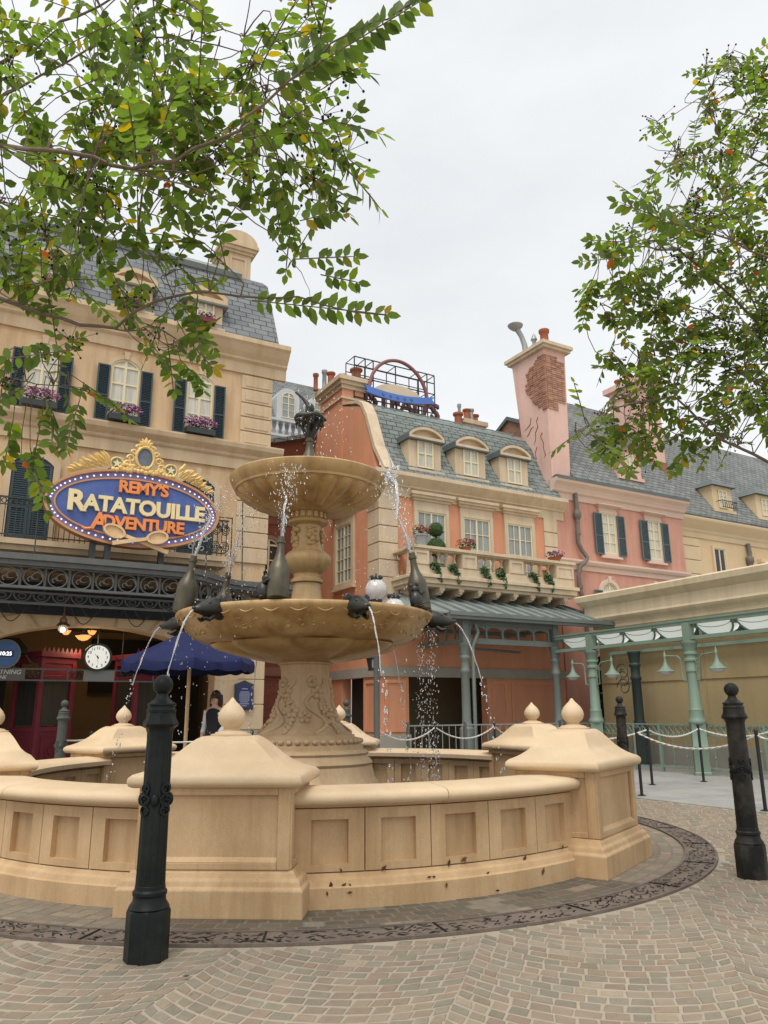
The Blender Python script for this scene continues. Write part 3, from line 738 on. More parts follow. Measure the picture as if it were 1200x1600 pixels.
# fallen leaves and stuck leaf scraps
LF = MB(); rl = random.Random(8)
def scrap(p, u, v, s_, c):
    LF.add([tuple(p[i]-u[i]*s_ for i in range(3)), tuple(p[i]-u[i]*s_*.2+v[i]*s_*.5 for i in range(3)), tuple(p[i]+u[i]*s_ for i in range(3)), tuple(p[i]+u[i]*s_*.1-v[i]*s_*.45 for i in range(3))], [(0,1,2,3)], col=c)
DRY = [(.10,.045,.02),(.16,.07,.03),(.06,.03,.018)]
for i in range(26):
    a = math.radians(rl.uniform(275, 322)); z = rl.choice((.02,.1,.1,.145,.16,.2,.235,.25)); r = {0: 3.585}.get(0) if z < .14 else (3.56 if z < .18 else 3.515)
    p = (FC.x+(r+.004)*math.cos(a), FC.y+(r+.004)*math.sin(a), z+.01); t_ = rl.uniform(0,6.28)
    u = (-math.sin(a)*math.cos(t_), math.cos(a)*math.cos(t_), math.sin(t_)); v = (math.sin(a)*math.sin(t_), -math.cos(a)*math.sin(t_), math.cos(t_))
    scrap(p, u, v, rl.uniform(.016,.036), rl.choice(DRY))
for i in range(46):
    a = math.radians(rl.uniform(215, 360)); r = rl.uniform(3.68, 6.3); x, y = FC.x+r*math.cos(a), FC.y+r*math.sin(a); t_ = rl.uniform(0,6.28)
    scrap((x, y, .022), (math.cos(t_), math.sin(t_), .1), (-math.sin(t_), math.cos(t_), .15), rl.uniform(.012,.026), rl.choice(DRY+[(.30,.20,.09)]))
o = LF.build('leaf_litter', M('dry_leaf',(1,1,1),.8,.15,10,60,0,attr=True), loc=(0,0,0), recalc=False, uv=False); tag(o, 'scattered dry brown leaf scraps on paving and fountain base', 'leaf litter', kind='stuff')
# ------------------------------------------------------------------ windows
def arch_poly(s, z0, w, h, rise=0.0, k=0.0, n=9):
    a, b = s-w/2-k, s+w/2+k; pts = [(a, z0-k), (b, z0-k)]
    if rise <= 0: return pts+[(b, z0+h+k), (a, z0+h+k)]
    zs = z0+h-rise; c = w/2; R = (c*c+rise*rise)/(2*rise); zc = zs+rise-R; R2 = R+k; am = math.asin(min(1, (c+k)/R2)) if c < R else PI/2
    for i in range(n+1):
        t = am-2*am*i/n; pts.append((s+R2*math.sin(t), zc+R2*math.cos(t)))
    return pts
def window(par, s, z0, w, h, y, tf=None, rise=0.0, cols=2, rows=3, trim=None, pane=None, frame=None, tw=.09, sill=True, key=False, shutters=None, sh_mat=None, sh_w=.3, sh_z=None, head=None, panes_w=.022, name='window', casement=True, flat=False):
    fr = frame or frame_m
    m = MB(tf); m.prism(arch_poly(s,z0,w,h,rise), y-.012, y+.03); W_ = m.build(name, pane or pane_curtain, par)
    m = MB(tf); e = .045
    m.ring(arch_poly(s,z0,w,h,rise), arch_poly(s,z0,w,h,rise,-e), y-.045, y+.02)
    if casement and cols > 1: m.box(s-.028, s+.028, y-.042, y, z0+e, z0+h-e*.9)
    wi = w-2*e
    for c in range(1, cols):
        x = s-wi/2+wi*c/cols
        if casement and abs(x-s) < .01: continue
        m.box(x-panes_w/2, x+panes_w/2, y-.034, y, z0+e, z0+h-e*.9-(rise*((x-s)/(w/2))**2))
    hh = h-rise if rise > 0 else h
    for r in range(1, rows):
        z = z0+e+(hh-e)*r/rows; t = panes_w*(1.9 if (rise > 0 and r == rows-1) else 1); m.box(s-wi/2, s+wi/2, y-.036, y, z-t/2, z+t/2)
    if rise > .1: m.box(s-wi/2, s+wi/2, y-.038, y, z0+hh-.03, z0+hh+.03)
    m.build('window_frame' if flat else 'frame', fr, par if flat else W_)
    if trim:
        m = MB(tf); m.ring(arch_poly(s,z0,w,h,rise,tw), arch_poly(s,z0,w,h,rise,-.002), y-.07, y+.02)
        if key: m.add([(s-.05,y-.1,z0+h-.01),(s+.05,y-.1,z0+h-.01),(s+.075,y-.1,z0+h+tw+.09),(s-.075,y-.1,z0+h+tw+.09),(s-.05,y,z0+h-.01),(s+.05,y,z0+h-.01),(s+.075,y,z0+h+tw+.09),(s-.075,y,z0+h+tw+.09)],[(0,1,2,3),(0,4,5,1),(1,5,6,2),(2,6,7,3),(3,7,4,0)])
        m.build('surround', trim, W_)
        if sill:
            m = MB(tf); m.box(s-w/2-tw-.05, s+w/2+tw+.05, y-.14, y+.02, z0-tw-.07, z0-tw+.0); m.build('sill', trim, W_)
        if head:
            zt = z0+h+tw; m = MB(tf); e2 = w/2+tw
            m.box(s-e2, s+e2, y-.05, y+.02, zt, zt+head*.45); m.box(s-e2-.05, s+e2+.05, y-.10, y+.02, zt+head*.45, zt+head*.62); m.box(s-e2-.1, s+e2+.1, y-.17, y+.02, zt+head*.62, zt+head*.8); m.box(s-e2-.15, s+e2+.15, y-.22, y+.02, zt+head*.8, zt+head)
            m.build('window_head', trim, W_)
    if shutters:
        z1, z2 = sh_z or (z0, z0+hh)
        for sd_ in (-1,1):
            m = MB(tf); x0 = s+sd_*(w/2+tw*.3); x1 = x0+sd_*sh_w; x0, x1 = min(x0,x1), max(x0,x1); ya, yb = y-.115, y-.075
            f = .035; m.box(x0,x0+f,ya,yb,z1,z2); m.box(x1-f,x1,ya,yb,z1,z2)
            for zz in (z1, (z1*.55+z2*.45)-f/2, z2-f): m.box(x0+f,x1-f,ya,yb,zz,zz+f)
            z = z1+f+.012
            while z < z2-f-.03:
                m.add([(x0+f,ya+.003,z),(x1-f,ya+.003,z),(x1-f,yb-.006,z+.032),(x0+f,yb-.006,z+.032)],[(0,1,2,3)]); z += .042
            m.box(x0+.01,x1-.01,yb-.004,yb+.004,z1+.01,z2-.01)
            m.build('shutter', sh_mat or shutter_m, W_, recalc=False)
    return W_
def louvre_door(par, s, z0, w, h, rise, y, trim, mat):
    """pair of closed louvred leaves in an arched opening"""
    m = MB(); m.prism(arch_poly(s,z0,w,h,rise), y-.02, y+.03); D = m.build('shuttered_door', mat, par)
    m = MB(); m.ring(arch_poly(s,z0,w,h,rise,.14), arch_poly(s,z0,w,h,rise,-.002), y-.08, y+.02)
    m.box(s-.06,s+.06,y-.12,y,z0+h-.02,z0+h+.24); m.build('surround', trim, D)
    m = MB(); z2 = z0+h-rise*.75
    for sd_ in (-1,1):
        x0, x1 = (s-w/2+.02, s-.012) if sd_ < 0 else (s+.012, s+w/2-.02); f = .055
        m.box(x0,x0+f,y-.05,y,z0+.02,z2); m.box(x1-f,x1,y-.05,y,z0+.02,z2)
        for zz in (z0+.02, z0+h*.36, z2-f): m.box(x0+f,x1-f,y-.05,y,zz,zz+f)
        z = z0+.1
        while z < z2-f-.03:
            m.add([(x0+f,y-.046,z),(x1-f,y-.046,z),(x1-f,y-.018,z+.036),(x0+f,y-.018,z+.036)],[(0,1,2,3)]); z += .05
    m.build('louvre', mat, D, recalc=False)
    return D
def cornice(mb, s0, s1, y, prof, ends=True):
    """prof: (projection, z) pairs, swept along s with square returns"""
    mb.prismx([(y+.05, prof[0][1])]+[(y-p, z) for p, z in prof]+[(y+.05, prof[-1][1])], s0, s1)
def quoins(par, sA, sB, y, z0, z1, hh, mat, tf=None, gap=.025, proud=.05, name='quoin'):
    m = MB(tf); z = z0
    while z < z1-.1:
        zt = min(z+hh, z1); m.box(sA, sB, y-proud, y+.05, z+gap/2, zt-gap/2)
        z = zt
    return m.build(name, mat, par, bevel=.012)
def leafclump(mb, c, r, n, size, cols, rnd, droop=0.0):
    for i in range(n):
        while True:
            p = Vector((rnd.uniform(-1,1), rnd.uniform(-1,1), rnd.uniform(-1,1)))
            if p.length < 1: break
        p = Vector((c[0]+p.x*r[0], c[1]+p.y*r[1], c[2]+p.z*r[2]))
        u = Vector((rnd.gauss(0,1), rnd.gauss(0,1), rnd.gauss(0,.7)-droop)).normalized(); v = u.cross(Vector((rnd.gauss(0,1), rnd.gauss(0,1), rnd.gauss(0,1)))).normalized()
        L_ = size*rnd.uniform(.7,1.3); w_ = L_*.32; col = rnd.choice(cols); k = rnd.uniform(.7,1.25)
        mb.add([p-u*L_*.5, p+v*w_, p+u*L_*.5, p-v*w_], [(0,1,2,3)], col=tuple(q*k for q in col))
GREENS = [(1,1,1),(.75,.9,.7),(1.3,1.25,1.0),(.6,.8,.6)]

# ================================================================== cream corner house (left)
HO = (6.93, 18.0, 0)
H = thingF('cream_house', 'tall cream stucco house with blue-grey shutters above the wide ground-floor arch', 'house', *HO, rot=28.5)
ROOT[H.name] = HO
wl = MB(); XL = -6.0
AC, AHW = 3.02, 2.75                                       # arch centre and half width
def arch_z(x): return 2.08+1.17*math.sqrt(max(0, 1-((x-AC)/AHW)**2))
poly = [(6.93,0),(6.93,10.4),(XL,10.4),(XL,0),(AC-AHW,0)]+[(AC-AHW*math.cos(i*PI/28), 2.08+1.17*math.sin(i*PI/28)) for i in range(29)]+[(AC+AHW,0)]
wl.prism(poly, 18.0, 18.5)
wl.box(6.43,6.93,18.5,26,0,10.4); wl.box(XL,6.43,25.5,26,3.6,10.4); wl.box(XL,6.43,18.5,25.5,10.3,10.4)
wl.build('wall', cream, H)
m = MB()                                                  # ground-floor stone facing, arch surround, piers
poly = [(6.95,.95),(6.95,3.55),(XL,3.55),(XL,.95),(AC-AHW-.01,.95)]+[(AC-(AHW)*math.cos(i*PI/28), 2.085+1.17*math.sin(i*PI/28)) for i in range(29)]+[(AC+AHW+.01,.95)]
m.prism(poly, 17.93, 18.02); m.build('stone_facing', creamstone, H)
m = MB(); n = 11                                           # arch voussoir joints as a slightly proud ring of blocks
for i in range(n):
    a0, a1 = PI*i/n+.012, PI*(i+1)/n-.012; q = []
    for a in [a0+(a1-a0)*k/4 for k in range(5)]: q.append((AC-(AHW)*math.cos(a), 2.085+1.17*math.sin(a)))
    for a in [a1-(a1-a0)*k/4 for k in range(5)]: q.append((AC-(AHW+.55)*math.cos(a), 2.085+1.52*math.sin(a)))
    m.prism([(x, z) for x, z in q], 17.895, 17.935)
m.build('arch_ring', creamstone, H)
m = MB()
for (x0, x1) in ((AC+AHW-.02, 6.97),(XL, AC-AHW+.02)):
    m = MB()
    for z in (.97,1.55,2.13,2.71): m.box(x0,x1,17.9,17.95,z+.012,z+.57)
    m.build('pier_block', creamstone, H, bevel=.01)
m = MB(); m.box(XL, AC-AHW+.07, 17.84, 18.6, 0, .93); m.build('plinth', greystone, H, bevel=.015)
m = MB(); m.box(AC+AHW-.05, 7.0, 17.82, 18.55, .0, .95); m.build('plinth', greystone, H, bevel=.015)
m = MB()
cornice(m, XL, 7.25, 18.0, [(.06,7.35),(.07,7.62),(.12,7.66),(.14,7.70),(.10,7.74),(.24,7.86),(.27,7.96),(.27,8.0)])
m.build('string_course', creamstone, H)
m = MB()
cornice(m, XL, 7.32, 18.0, [(.06,10.0),(.08,10.28),(.16,10.34),(.16,10.40),(.26,10.52),(.36,10.68),(.42,10.74),(.42,10.86),(.38,10.88)])
m.box(6.93,7.32,18.0,26,10.4,10.87); m.build('cornice', creamstone, H)
quoins(H, 6.12, 6.96, 18.0, 8.02, 9.98, .39, creamstone); quoins(H, 6.12, 6.96, 18.0, 4.95, 7.33, .395, creamstone)
m = MB()
for k in range(5): m.box(6.22,6.86,17.935,17.96,8.10+.39*k,8.33+.39*k)
m.build('quoin_panel', creamstone, H)
for s in (-4.0,-2.1,-.3,1.36,3.2,5.03):
    window(H, s, 8.14, .66, 1.58, 18.0, rise=.20, cols=2, rows=3, trim=creamstone, tw=.1, key=True, shutters=True, sh_w=.285, sh_z=(8.05,9.48))
for s in (-2.3,-.45,1.4,3.25,5.1): louvre_door(H, s, 5.05, .86, 1.92, .2, 18.0, creamstone, shutter_m)
# mansard roof
m = MB(); m.prismx([(17.66,10.88),(18.75,13.2),(19.2,13.55),(24.6,13.55),(25.5,10.88)], XL, 7.0)
rf = m.build('roof', slateb, H)
m = MB(); 
for i in range(13):                                        # curved zinc dome along the ridge
    pass
m.prismx([(18.7,13.18),(18.62,13.3),(18.75,13.42),(19.6,14.0),(21,14.3),(23,14.3),(24.7,13.3)], XL, 6.2); m.build('ridge_cap', zinc, rf)
def dormer_arch(par, s, z0, w, h, yf, yb, wallm, roofm, win_w, win_h, lintel=.1, ov=.12, dy=.2):
    D = MB(); rise = w*.20
    D.prism(arch_poly(s,z0,w,h,rise,0,10), yf, yb); d_ = D.build('dormer', wallm, par)
    m = MB(); m.ring(arch_poly(s,z0+h-rise-.06,w,rise+.06,rise,ov), arch_poly(s,z0+h-rise-.06,w,rise+.06,rise,.0), yf-.14, yb+.3)
    m.build('hood', roofm, d_, smooth=40)
    m = MB(); m.ring(arch_poly(s,z0+h-rise-.06,w,rise+.06,rise,ov-.035), arch_poly(s,z0+h-rise-.06,w,rise+.06,rise,-.03), yf-.15, yf+.05)
    m.build('moulding', wallm, d_, smooth=40)
    m = MB(); m.box(s-w/2-.06,s+w/2+.06,yf-.10,yf+.1,z0-.06,z0+.035); m.build('sill', wallm, d_)
    window(d_, s, z0+.1, win_w, win_h, yf, rise=win_w*.22, cols=2, rows=2, trim=None, flat=True)
    return d_
for s in (-2.3,-.45,1.37,3.2,5.0): dormer_arch(H, s, 10.95, .92, 1.02, 17.78, 19.0, creamstone, zinc, .46, .78)
m = MB(); m.box(5.9,6.68,19.4,20.3,11.5,14.6); ch = m.build('chimney', creamstone, H)
m = MB(); m.box(5.82,6.76,19.32,20.38,12.9,13.0); m.box(5.86,6.72,19.36,20.34,13.0,13.06); m.box(5.84,6.74,19.34,20.36,14.42,14.5); m.box(5.78,6.8,19.28,20.42,14.5,14.6); m.box(5.72,6.86,19.22,20.48,14.6,14.7)
m.prism([(5.75,14.7),(6.83,14.7)]+[(6.29+.54*math.cos(i*PI/10), 14.7+.42*math.sin(i*PI/10)) for i in range(1,10)], 19.25, 20.45)
m.ring(arch_poly(6.29,13.15,.5,1.15), arch_poly(6.29,13.15,.5,1.15,0,-.06), 19.37,19.41)
m.build('chimney_cap', creamstone, ch)
# balcony slabs and rails on the first floor
def rail_s(par, s0, s1, y, z0, z1, name='railing', step=.11, mat=None, scroll=True):
    m = MB(); m.box(s0,s1,y-.02,y+.02,z1-.035,z1); m.box(s0,s1,y-.012,y+.012,z1-.19,z1-.165); m.box(s0,s1,y-.015,y+.015,z0+.06,z0+.085)
    x = s0+.02
    while x < s1: m.box(x-.008,x+.008,y-.008,y+.008,z0,z1-.03); x += step
    if scroll:
        x = s0+.1
        while x < s1-.05:
            m.tube([(x+.05*math.cos(t*PI/5), y, z1-.1+.05*math.sin(t*PI/5)) for t in range(10)], .008, 4, closed=True); x += .11
    return m.build(name, mat or iron, par)
for (a, b) in ((-2.9,.2),(.55,5.85)):
    m = MB(); m.box(a,b,17.52,18,4.86,4.98); m.box(a+.05,b-.05,17.6,18,4.74,4.86); bl = m.build('balcony', creamstone, H)
    rail_s(bl, a+.03, b-.03, 17.56, 4.98, 5.88)
m = MB()                                                   # scrolled iron panel at the balcony end
for q in range(4):
    for r in (.10,.065,.03): m.tube([(5.6+.11*(q%2)*2-.1+r*math.cos(t*PI/6), 17.5, 5.2+.42*(q//2)+r*1.3*math.sin(t*PI/6)) for t in range(12)], .012, 4, closed=True)
m.bar((5.42,17.5,4.98),(5.42,17.5,5.95),.015); m.bar((5.88,17.5,4.98),(5.88,17.5,5.95),.015); m.bar((5.42,17.5,5.93),(5.88,17.5,5.93),.015)
m.build('scroll_panel', iron, H)
# iron and glass marquee over the arch, bowed in plan
def mq_t(s): 
    x = max(0.0, min(1.0, (s-4.35)/1.9)); x = x*x*(3-2*x); return 16.45+.25*((s-3.0)/4.0)**2*(0 if s > 3 else 1)+1.2*x
MQ = thingF('marquee_canopy', 'dark iron marquee with scrolled ring frieze over the cream arch', 'canopy', 3.0, 16.5, 0)
ss = [-3.5+.11*i for i in range(102)]
def mq_band(z0, z1, d0, d1, name, mat, smooth=None):
    m = MB(); n = len(ss); vs = []
    for s in ss:
        t = mq_t(s)
        for (dd, z) in ((d0,z0),(d1,z0),(d1,z1),(d0,z1)): vs.append((s, t+dd, z))
    fs = [(4*i+k,4*i+4+k,4*i+4+(k+1)%4,4*i+(k+1)%4) for i in range(n-1) for k in range(4)]+[(3,2,1,0),tuple(4*(n-1)+k for k in range(4))]
    m.add(vs, fs); return m.build(name, mat, MQ)
mq_band(4.20,4.36,-.10,.16,'top_rail',ironG); mq_band(4.30,4.42,-.16,.02,'top_moulding',ironG); mq_band(4.165,4.20,-.03,.05,'rail',ironG); mq_band(3.75,3.80,-.05,.06,'bottom_rail',ironG)
m = MB(); s = -3.4; 
while s < 7.4:
    t = mq_t(s); t2 = mq_t(s+.17)-mq_t(s); dv = Vector((.17,t2,0)).normalized()
    def pt(x, z): return (s+dv.x*x, t+dv.y*x, 3.98+z)
    m.tube([pt(.18*math.cos(a*PI/10), .18*math.sin(a*PI/10)) for a in range(20)], .018, 6, closed=True)
    m.tube([pt(.16+ -.16*(1-math.cos(i*.42))*.62, .125*math.sin(i*.42)*(1-i/16)) for i in range(13)], [.016-.0006*i for i in range(13)], 5)
    m.tube([pt(-.05+.05*math.cos(i*.55), -.04+.05*math.sin(i*.55)) for i in range(9)], .013, 5)
    m.tube([pt(.225,-.19), pt(.225,.19)], .016, 4); m.tube([pt(.20,-.19), pt(.20,.19)], .009, 4)
    s += .45*max(.45, dv.x)
m.build('ring_frieze', ironG, MQ, smooth=60)
m = MB(); s = -3.3
while s < 5.6:                                             # inner half-ring valance
    m.tube([(s+.16*math.cos(a*PI/9), 16.95, 3.72-.16*math.sin(a*PI/9)) for a in range(10)], .016, 5); m.tube([(s+.07*math.cos(a*PI/5), 16.95, 3.66-.05*math.sin(a*PI/5)) for a in range(10)], .011, 4, closed=True); s += .36
m.box(-3.5,5.7,16.93,16.97,3.72,3.76); m.box(-3.5,5.7,16.93,16.97,3.5,3.55); m.build('valance', ironG, MQ, smooth=60)
m = MB(); m.add([(-3.5,16.6,4.2),(4.6,16.6,4.2),(6.0,17.5,4.2),(7.4,17.7,4.2),(7.4,17.98,4.45),(-3.5,17.98,4.45)], [(0,1,2,3,4,5)]); m.build('glass_roof', pane_dark, MQ, recalc=False)
m = MB(); m.box(-3.5,6.3,17.86,17.925,3.42,4.1); m.build('fascia', M('fascia_blue_black',(.02,.028,.034),.6,.1,2,30,.03), MQ)
m = MB()
for s in (-1.6,.1,1.8,3.5,5.0):
    m.tube([(s,17.9,3.5),(s+.02,17.0,3.95),(s+.03,mq_t(s)+.1,4.15)], .035, 6); m.tube([(s,17.9,4.2),(s,mq_t(s),4.2)], .03, 4)
for s in (.9,2.3,3.4,4.2):                                 # swagged cables
    m.tube([(s+.7*i/12, 17.4, 3.75-.55*math.sin(i/12*PI)) for i in range(13)], .010, 4); m.tube([(s+.15+.6*i/12, 17.2, 3.75-.42*math.sin(i/12*PI)) for i in range(13)], .010, 4)
m.build('bracket', iron, MQ)
m = MB()
for s in (1.5,5.05,5.9):
    m = MB(); m.bar((s,16.75,4.3),(s-.02,16.9,6.6),.014); m.build('rod', iron, MQ)
for s in (2.9,):
    m = MB(); m.box(s-.06,s+.06,16.7,16.82,4.36,4.85); m.build('strut', iron, MQ)

# hanging lamp, pendant lights, clock, queue header inside the arch
lamp = thingF('hanging_lamp', 'copper hanging lamp with a round glass bulb beneath the iron marquee', 'lamp', 2.26, 17.4, 3.0)
m = MB(); m.bar((2.26,17.4,3.3),(2.26,17.4,4.2),.012); m.lathe([(.02,3.42),(.03,3.36),(.035,3.32),(.07,3.30),(.075,3.22),(.13,3.17),(.145,3.15),(.10,3.14)], 20, (2.26,17.4,0)); m.build('shade', M('copper_patina',(.20,.11,.06),.4,.2,5,50,.1,metal=.5), lamp, smooth=40)
gl = MB(); gl.ball((2.26,17.4,3.09), .10, 16, 12, sz=.9); gl.build('globe', globe_m, lamp, smooth=80)
gl = MB(); gl.ball((2.26,17.4,3.07), .04, 8, 6); gl.build('bulb', emit('warm_bulb',(1,.82,.5),4.0), lamp, smooth=80)
pend_m = emit('amber_shade', (1,.36,.10), 1.0)
for i, (s, t, z, r, lb_) in enumerate(((3.0,19.5,3.15,.20,'largest amber glass pendant under the arch, left of the clock'),(2.7,20.2,3.33,.13,'small amber pendant nearest the copper hanging lamp'),(3.3,20.2,3.35,.12,'small amber pendant above and right of the largest pendant'),(4.9,19.3,2.95,.14,'amber pendant above the blue parasol'))):
    p_ = thingF('pendant_light', lb_, 'pendant light', s, t, z, 'amber pendants in the arch')
    m = MB(); m.lathe([(0,z-.12),(r*.5,z-.09),(r,z+.01),(r*.93,z+.02)], 6, (s,t,0)); m.build('glass_shade', pend_m, p_)
    m = MB(); m.bar((s,t,z),(s,t,3.55),.012); m.lathe([(r*.2,z+.16),(r*.25,z+.1),(.01,z+.1)], 8, (s,t,0)); m.tube([(s+r*math.cos(a*PI/3), t+r*math.sin(a*PI/3), z+.015) for a in range(6)], .014, 4, closed=True)
    for a in range(6): m.bar((s+r*math.cos(a*PI/3), t+r*math.sin(a*PI/3), z+.01),(s,t,z-.125),.009, 4)
    m.build('stem', iron, p_)
ck = thingF('clock', 'round white clock with black numerals hanging inside the arch', 'clock', 3.2, 18.6, 2.6)
def vert(cx, cy, cz): return lambda x, y, z: (cx+x, cy-z, cz+y)
def disc(mb, c, r, y0, y1, n=40, sx=1.0):
    mb.prism([(c[0]+sx*r*math.cos(2*PI*i/n), c[1]+r*math.sin(2*PI*i/n)) for i in range(n)], y0, y1)
CZ = 2.60
m = MB(); disc(m,(3.2,CZ),.30,18.56,18.66); m.ring([(3.2+.31*math.cos(i*PI/20), CZ+.31*math.sin(i*PI/20)) for i in range(40)], [(3.2+.265*math.cos(i*PI/20), CZ+.265*math.sin(i*PI/20)) for i in range(40)], 18.50, 18.6); m.bar((3.2,18.6,CZ+.3),(3.2,18.6,3.5),.016); m.bar((3.75,18.6,CZ-.4),(3.75,18.6,3.5),.012); m.build('case', iron, ck, smooth=40)
m = MB(); disc(m,(3.2,CZ),.262,18.545,18.558); m.build('dial', emit('lit_dial',(.80,.78,.70),.62), ck)
m = MB()
for h in range(1,13):
    a = PI/2-h*PI/6; text_mb(str(h), .085, .004, m, vert(3.2+.205*math.cos(a), 18.541, CZ+.205*math.sin(a)-.03), .02)
for (a, l, wd) in ((PI/2-2*PI*(10.48/12), .13, .011),(PI/2-2*PI*(29/60), .20, .008)):
    x, z = math.cos(a), math.sin(a); m.add([(3.2-z*wd-x*.04,18.536,CZ+x*wd-z*.04),(3.2+z*wd-x*.04,18.536,CZ-x*wd-z*.04),(3.2+x*l,18.536,CZ+z*l)],[(0,1,2)])
disc(m,(3.2,CZ),.018,18.533,18.54,12); m.build('hands_and_numerals', postblack, ck)
qh = thingF('queue_header', 'grey metal header beam with lettered panel crossing the dark arch', 'sign', 2.2, 18.7, 2.2)
m = MB(); m.box(-.6,4.9,18.66,18.70,2.30,2.335); m.box(-.6,4.9,18.66,18.70,2.06,2.095); 
for s in (1.62,2.1,2.62,3.05,3.5,4.05,4.5): m.box(s-.012,s+.012,18.665,18.695,2.09,2.31)
m.build('beam', ironG, qh)
m = MB(); m.box(.2,1.75,18.655,18.705,2.08,2.32); m.build('panel', ironG, qh); m = MB(); m.box(2.95,3.62,18.65,18.71,2.07,2.31); m.build('panel', M('blank_panel_grey',(.24,.26,.26),.5,.06,3,40,.02), qh)
m = MB(); text_mb('LIGHTNING', .135, .006, m, vert(1.66,18.648,2.20), .01, shear=.2, align='RIGHT'); text_mb('LANE', .10, .006, m, vert(1.38,18.648,2.10), .01, shear=.2, align='RIGHT')
m.build('lettering', cloth_w, qh)
m = MB()
for s0 in (1.85,2.75,3.85):
    for k in range(3): m.tube([(s0-.09+.11*k+.045*math.cos(t*PI/5), 18.68, 2.195+.06*math.sin(t*PI/5)) for t in range(10)], .012, 4, closed=True)
for (s0, sg) in ((1.72,1),(3.62,1)):
    m.tube([(s0,18.68,2.62),(s0+.1*sg,18.68,2.48),(s0+.25*sg,18.68,2.40),(s0+.32*sg,18.68,2.34)], .014, 5)
m.build('scrollwork', iron, qh)
ws = thingF('wait_time_sign', 'round blue sign showing the time 10:25 above the lettered panel', 'sign', 1.3, 18.6, 2.6)
m = MB(); disc(m,(1.3,2.62),.30,18.56,18.62); m.build('disc', M('wait_blue',(.07,.15,.36),.45,.06,3,30,.02), ws)
m = MB(); m.ring([(1.3+.31*math.cos(i*PI/20), 2.62+.31*math.sin(i*PI/20)) for i in range(40)], [(1.3+.28*math.cos(i*PI/20), 2.62+.28*math.sin(i*PI/20)) for i in range(40)], 18.54, 18.62); m.build('rim', canopy_g, ws, smooth=40)
m = MB(); m.box(1.16,1.47,18.545,18.565,2.56,2.69); m.build('display', postblack, ws)
m = MB(); text_mb('10:25', .11, .004, m, vert(1.315,18.54,2.588), .02); m.build('lettering', emit('display_white',(.9,.95,1),1.2), ws)
# red booths, back wall of the arch room
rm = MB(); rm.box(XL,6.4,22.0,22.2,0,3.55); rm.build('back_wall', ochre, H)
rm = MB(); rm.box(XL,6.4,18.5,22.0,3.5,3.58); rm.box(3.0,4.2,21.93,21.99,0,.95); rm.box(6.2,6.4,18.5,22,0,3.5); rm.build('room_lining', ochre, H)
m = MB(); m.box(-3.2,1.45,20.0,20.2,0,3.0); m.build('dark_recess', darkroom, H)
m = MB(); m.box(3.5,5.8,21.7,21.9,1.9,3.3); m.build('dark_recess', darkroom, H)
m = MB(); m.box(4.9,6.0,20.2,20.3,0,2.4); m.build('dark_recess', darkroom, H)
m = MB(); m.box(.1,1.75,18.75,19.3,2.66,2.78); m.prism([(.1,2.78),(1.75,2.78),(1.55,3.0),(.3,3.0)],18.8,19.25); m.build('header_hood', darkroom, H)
def booth(label, s, t, ang):
    b = thingF('ticket_booth', label, 'booth', s, t, 0, 'oxblood timber booths under the arch', rot=30+ang)
    m = MB()
    for sx in (-1,1):
        for sy in (-1,1): m.rbox((s+sx*.42,t+sy*.42,1.25), .11,.11,2.5)
    for (z0, z1) in ((0,.12),(.98,1.08),(2.12,2.22),(2.48,2.62)):
        m.box(s-.47,s+.47,t-.47,t-.37,z0,z1); m.box(s-.47,s-.37,t-.37,t+.47,z0,z1); m.box(s+.37,s+.47,t-.37,t+.47,z0,z1)
    m.box(s-.53,s+.53,t-.53,t+.53,2.62,2.74); m.box(s-.36,s+.36,t-.45,t-.40,2.22,2.48)
    k = s-.5
    while k < s+.5: m.add([(k,t-.5,2.74),(k+.1,t-.5,2.74),(k+.05,t-.5,2.86),(k+.05,t-.47,2.86)],[(0,1,2),(0,2,3)]); k += .12
    m.build('frame', redpaint, b, bevel=.008)
    m = MB(); m.box(s-.38,s+.38,t-.44,t-.40,.12,.98); m.box(s-.44,s-.40,t-.38,t+.38,.12,.98); m.box(s+.40,s+.44,t-.38,t+.38,.12,.98)
    for q in (.06,): m.ring(arch_poly(s,.2,.56,.7), arch_poly(s,.2,.56,.7,0,-.03), t-.46,t-.43)
    m.tube([(s+.15*math.cos(i*PI/8), t-.455, .57+.2*math.sin(i*PI/8)) for i in range(16)], .015, 5, closed=True); m.tube([(s+.07*math.cos(i*PI/5), t-.455, .57+.1*math.sin(i*PI/5)) for i in range(10)], .013, 5, closed=True)
    m.build('panel', redpaint, b)
    m = MB(); m.box(s-.34,s+.34,t-.42,t-.415,1.12,2.1); m.box(s-.42,s-.415,t-.34,t+.34,1.12,2.1); m.build('glass', pane_dark, b)
    m = MB(); m.box(s-.15,s+.2,t-.25,t-.2,1.1,1.45); m.box(s-.2,s+.05,t-.3,t-.28,1.3,1.9); m.build('notice', cloth_w, b)
    return b
booth('oxblood red ticket booth beside the faded grey bollard', 2.28, 19.75, 30); booth('oxblood red ticket booth partly hidden by the blue parasol', 4.45, 19.6, 20)
lt = bpy.data.lights.new('pendant_glow','POINT'); lo = bpy.data.objects.new('pendant_glow', lt); COL.objects.link(lo); lt.energy = 14; lt.color = (1,.72,.42); lt.shadow_soft_size = .2; lo.location = W(3.1,19.3,2.95)

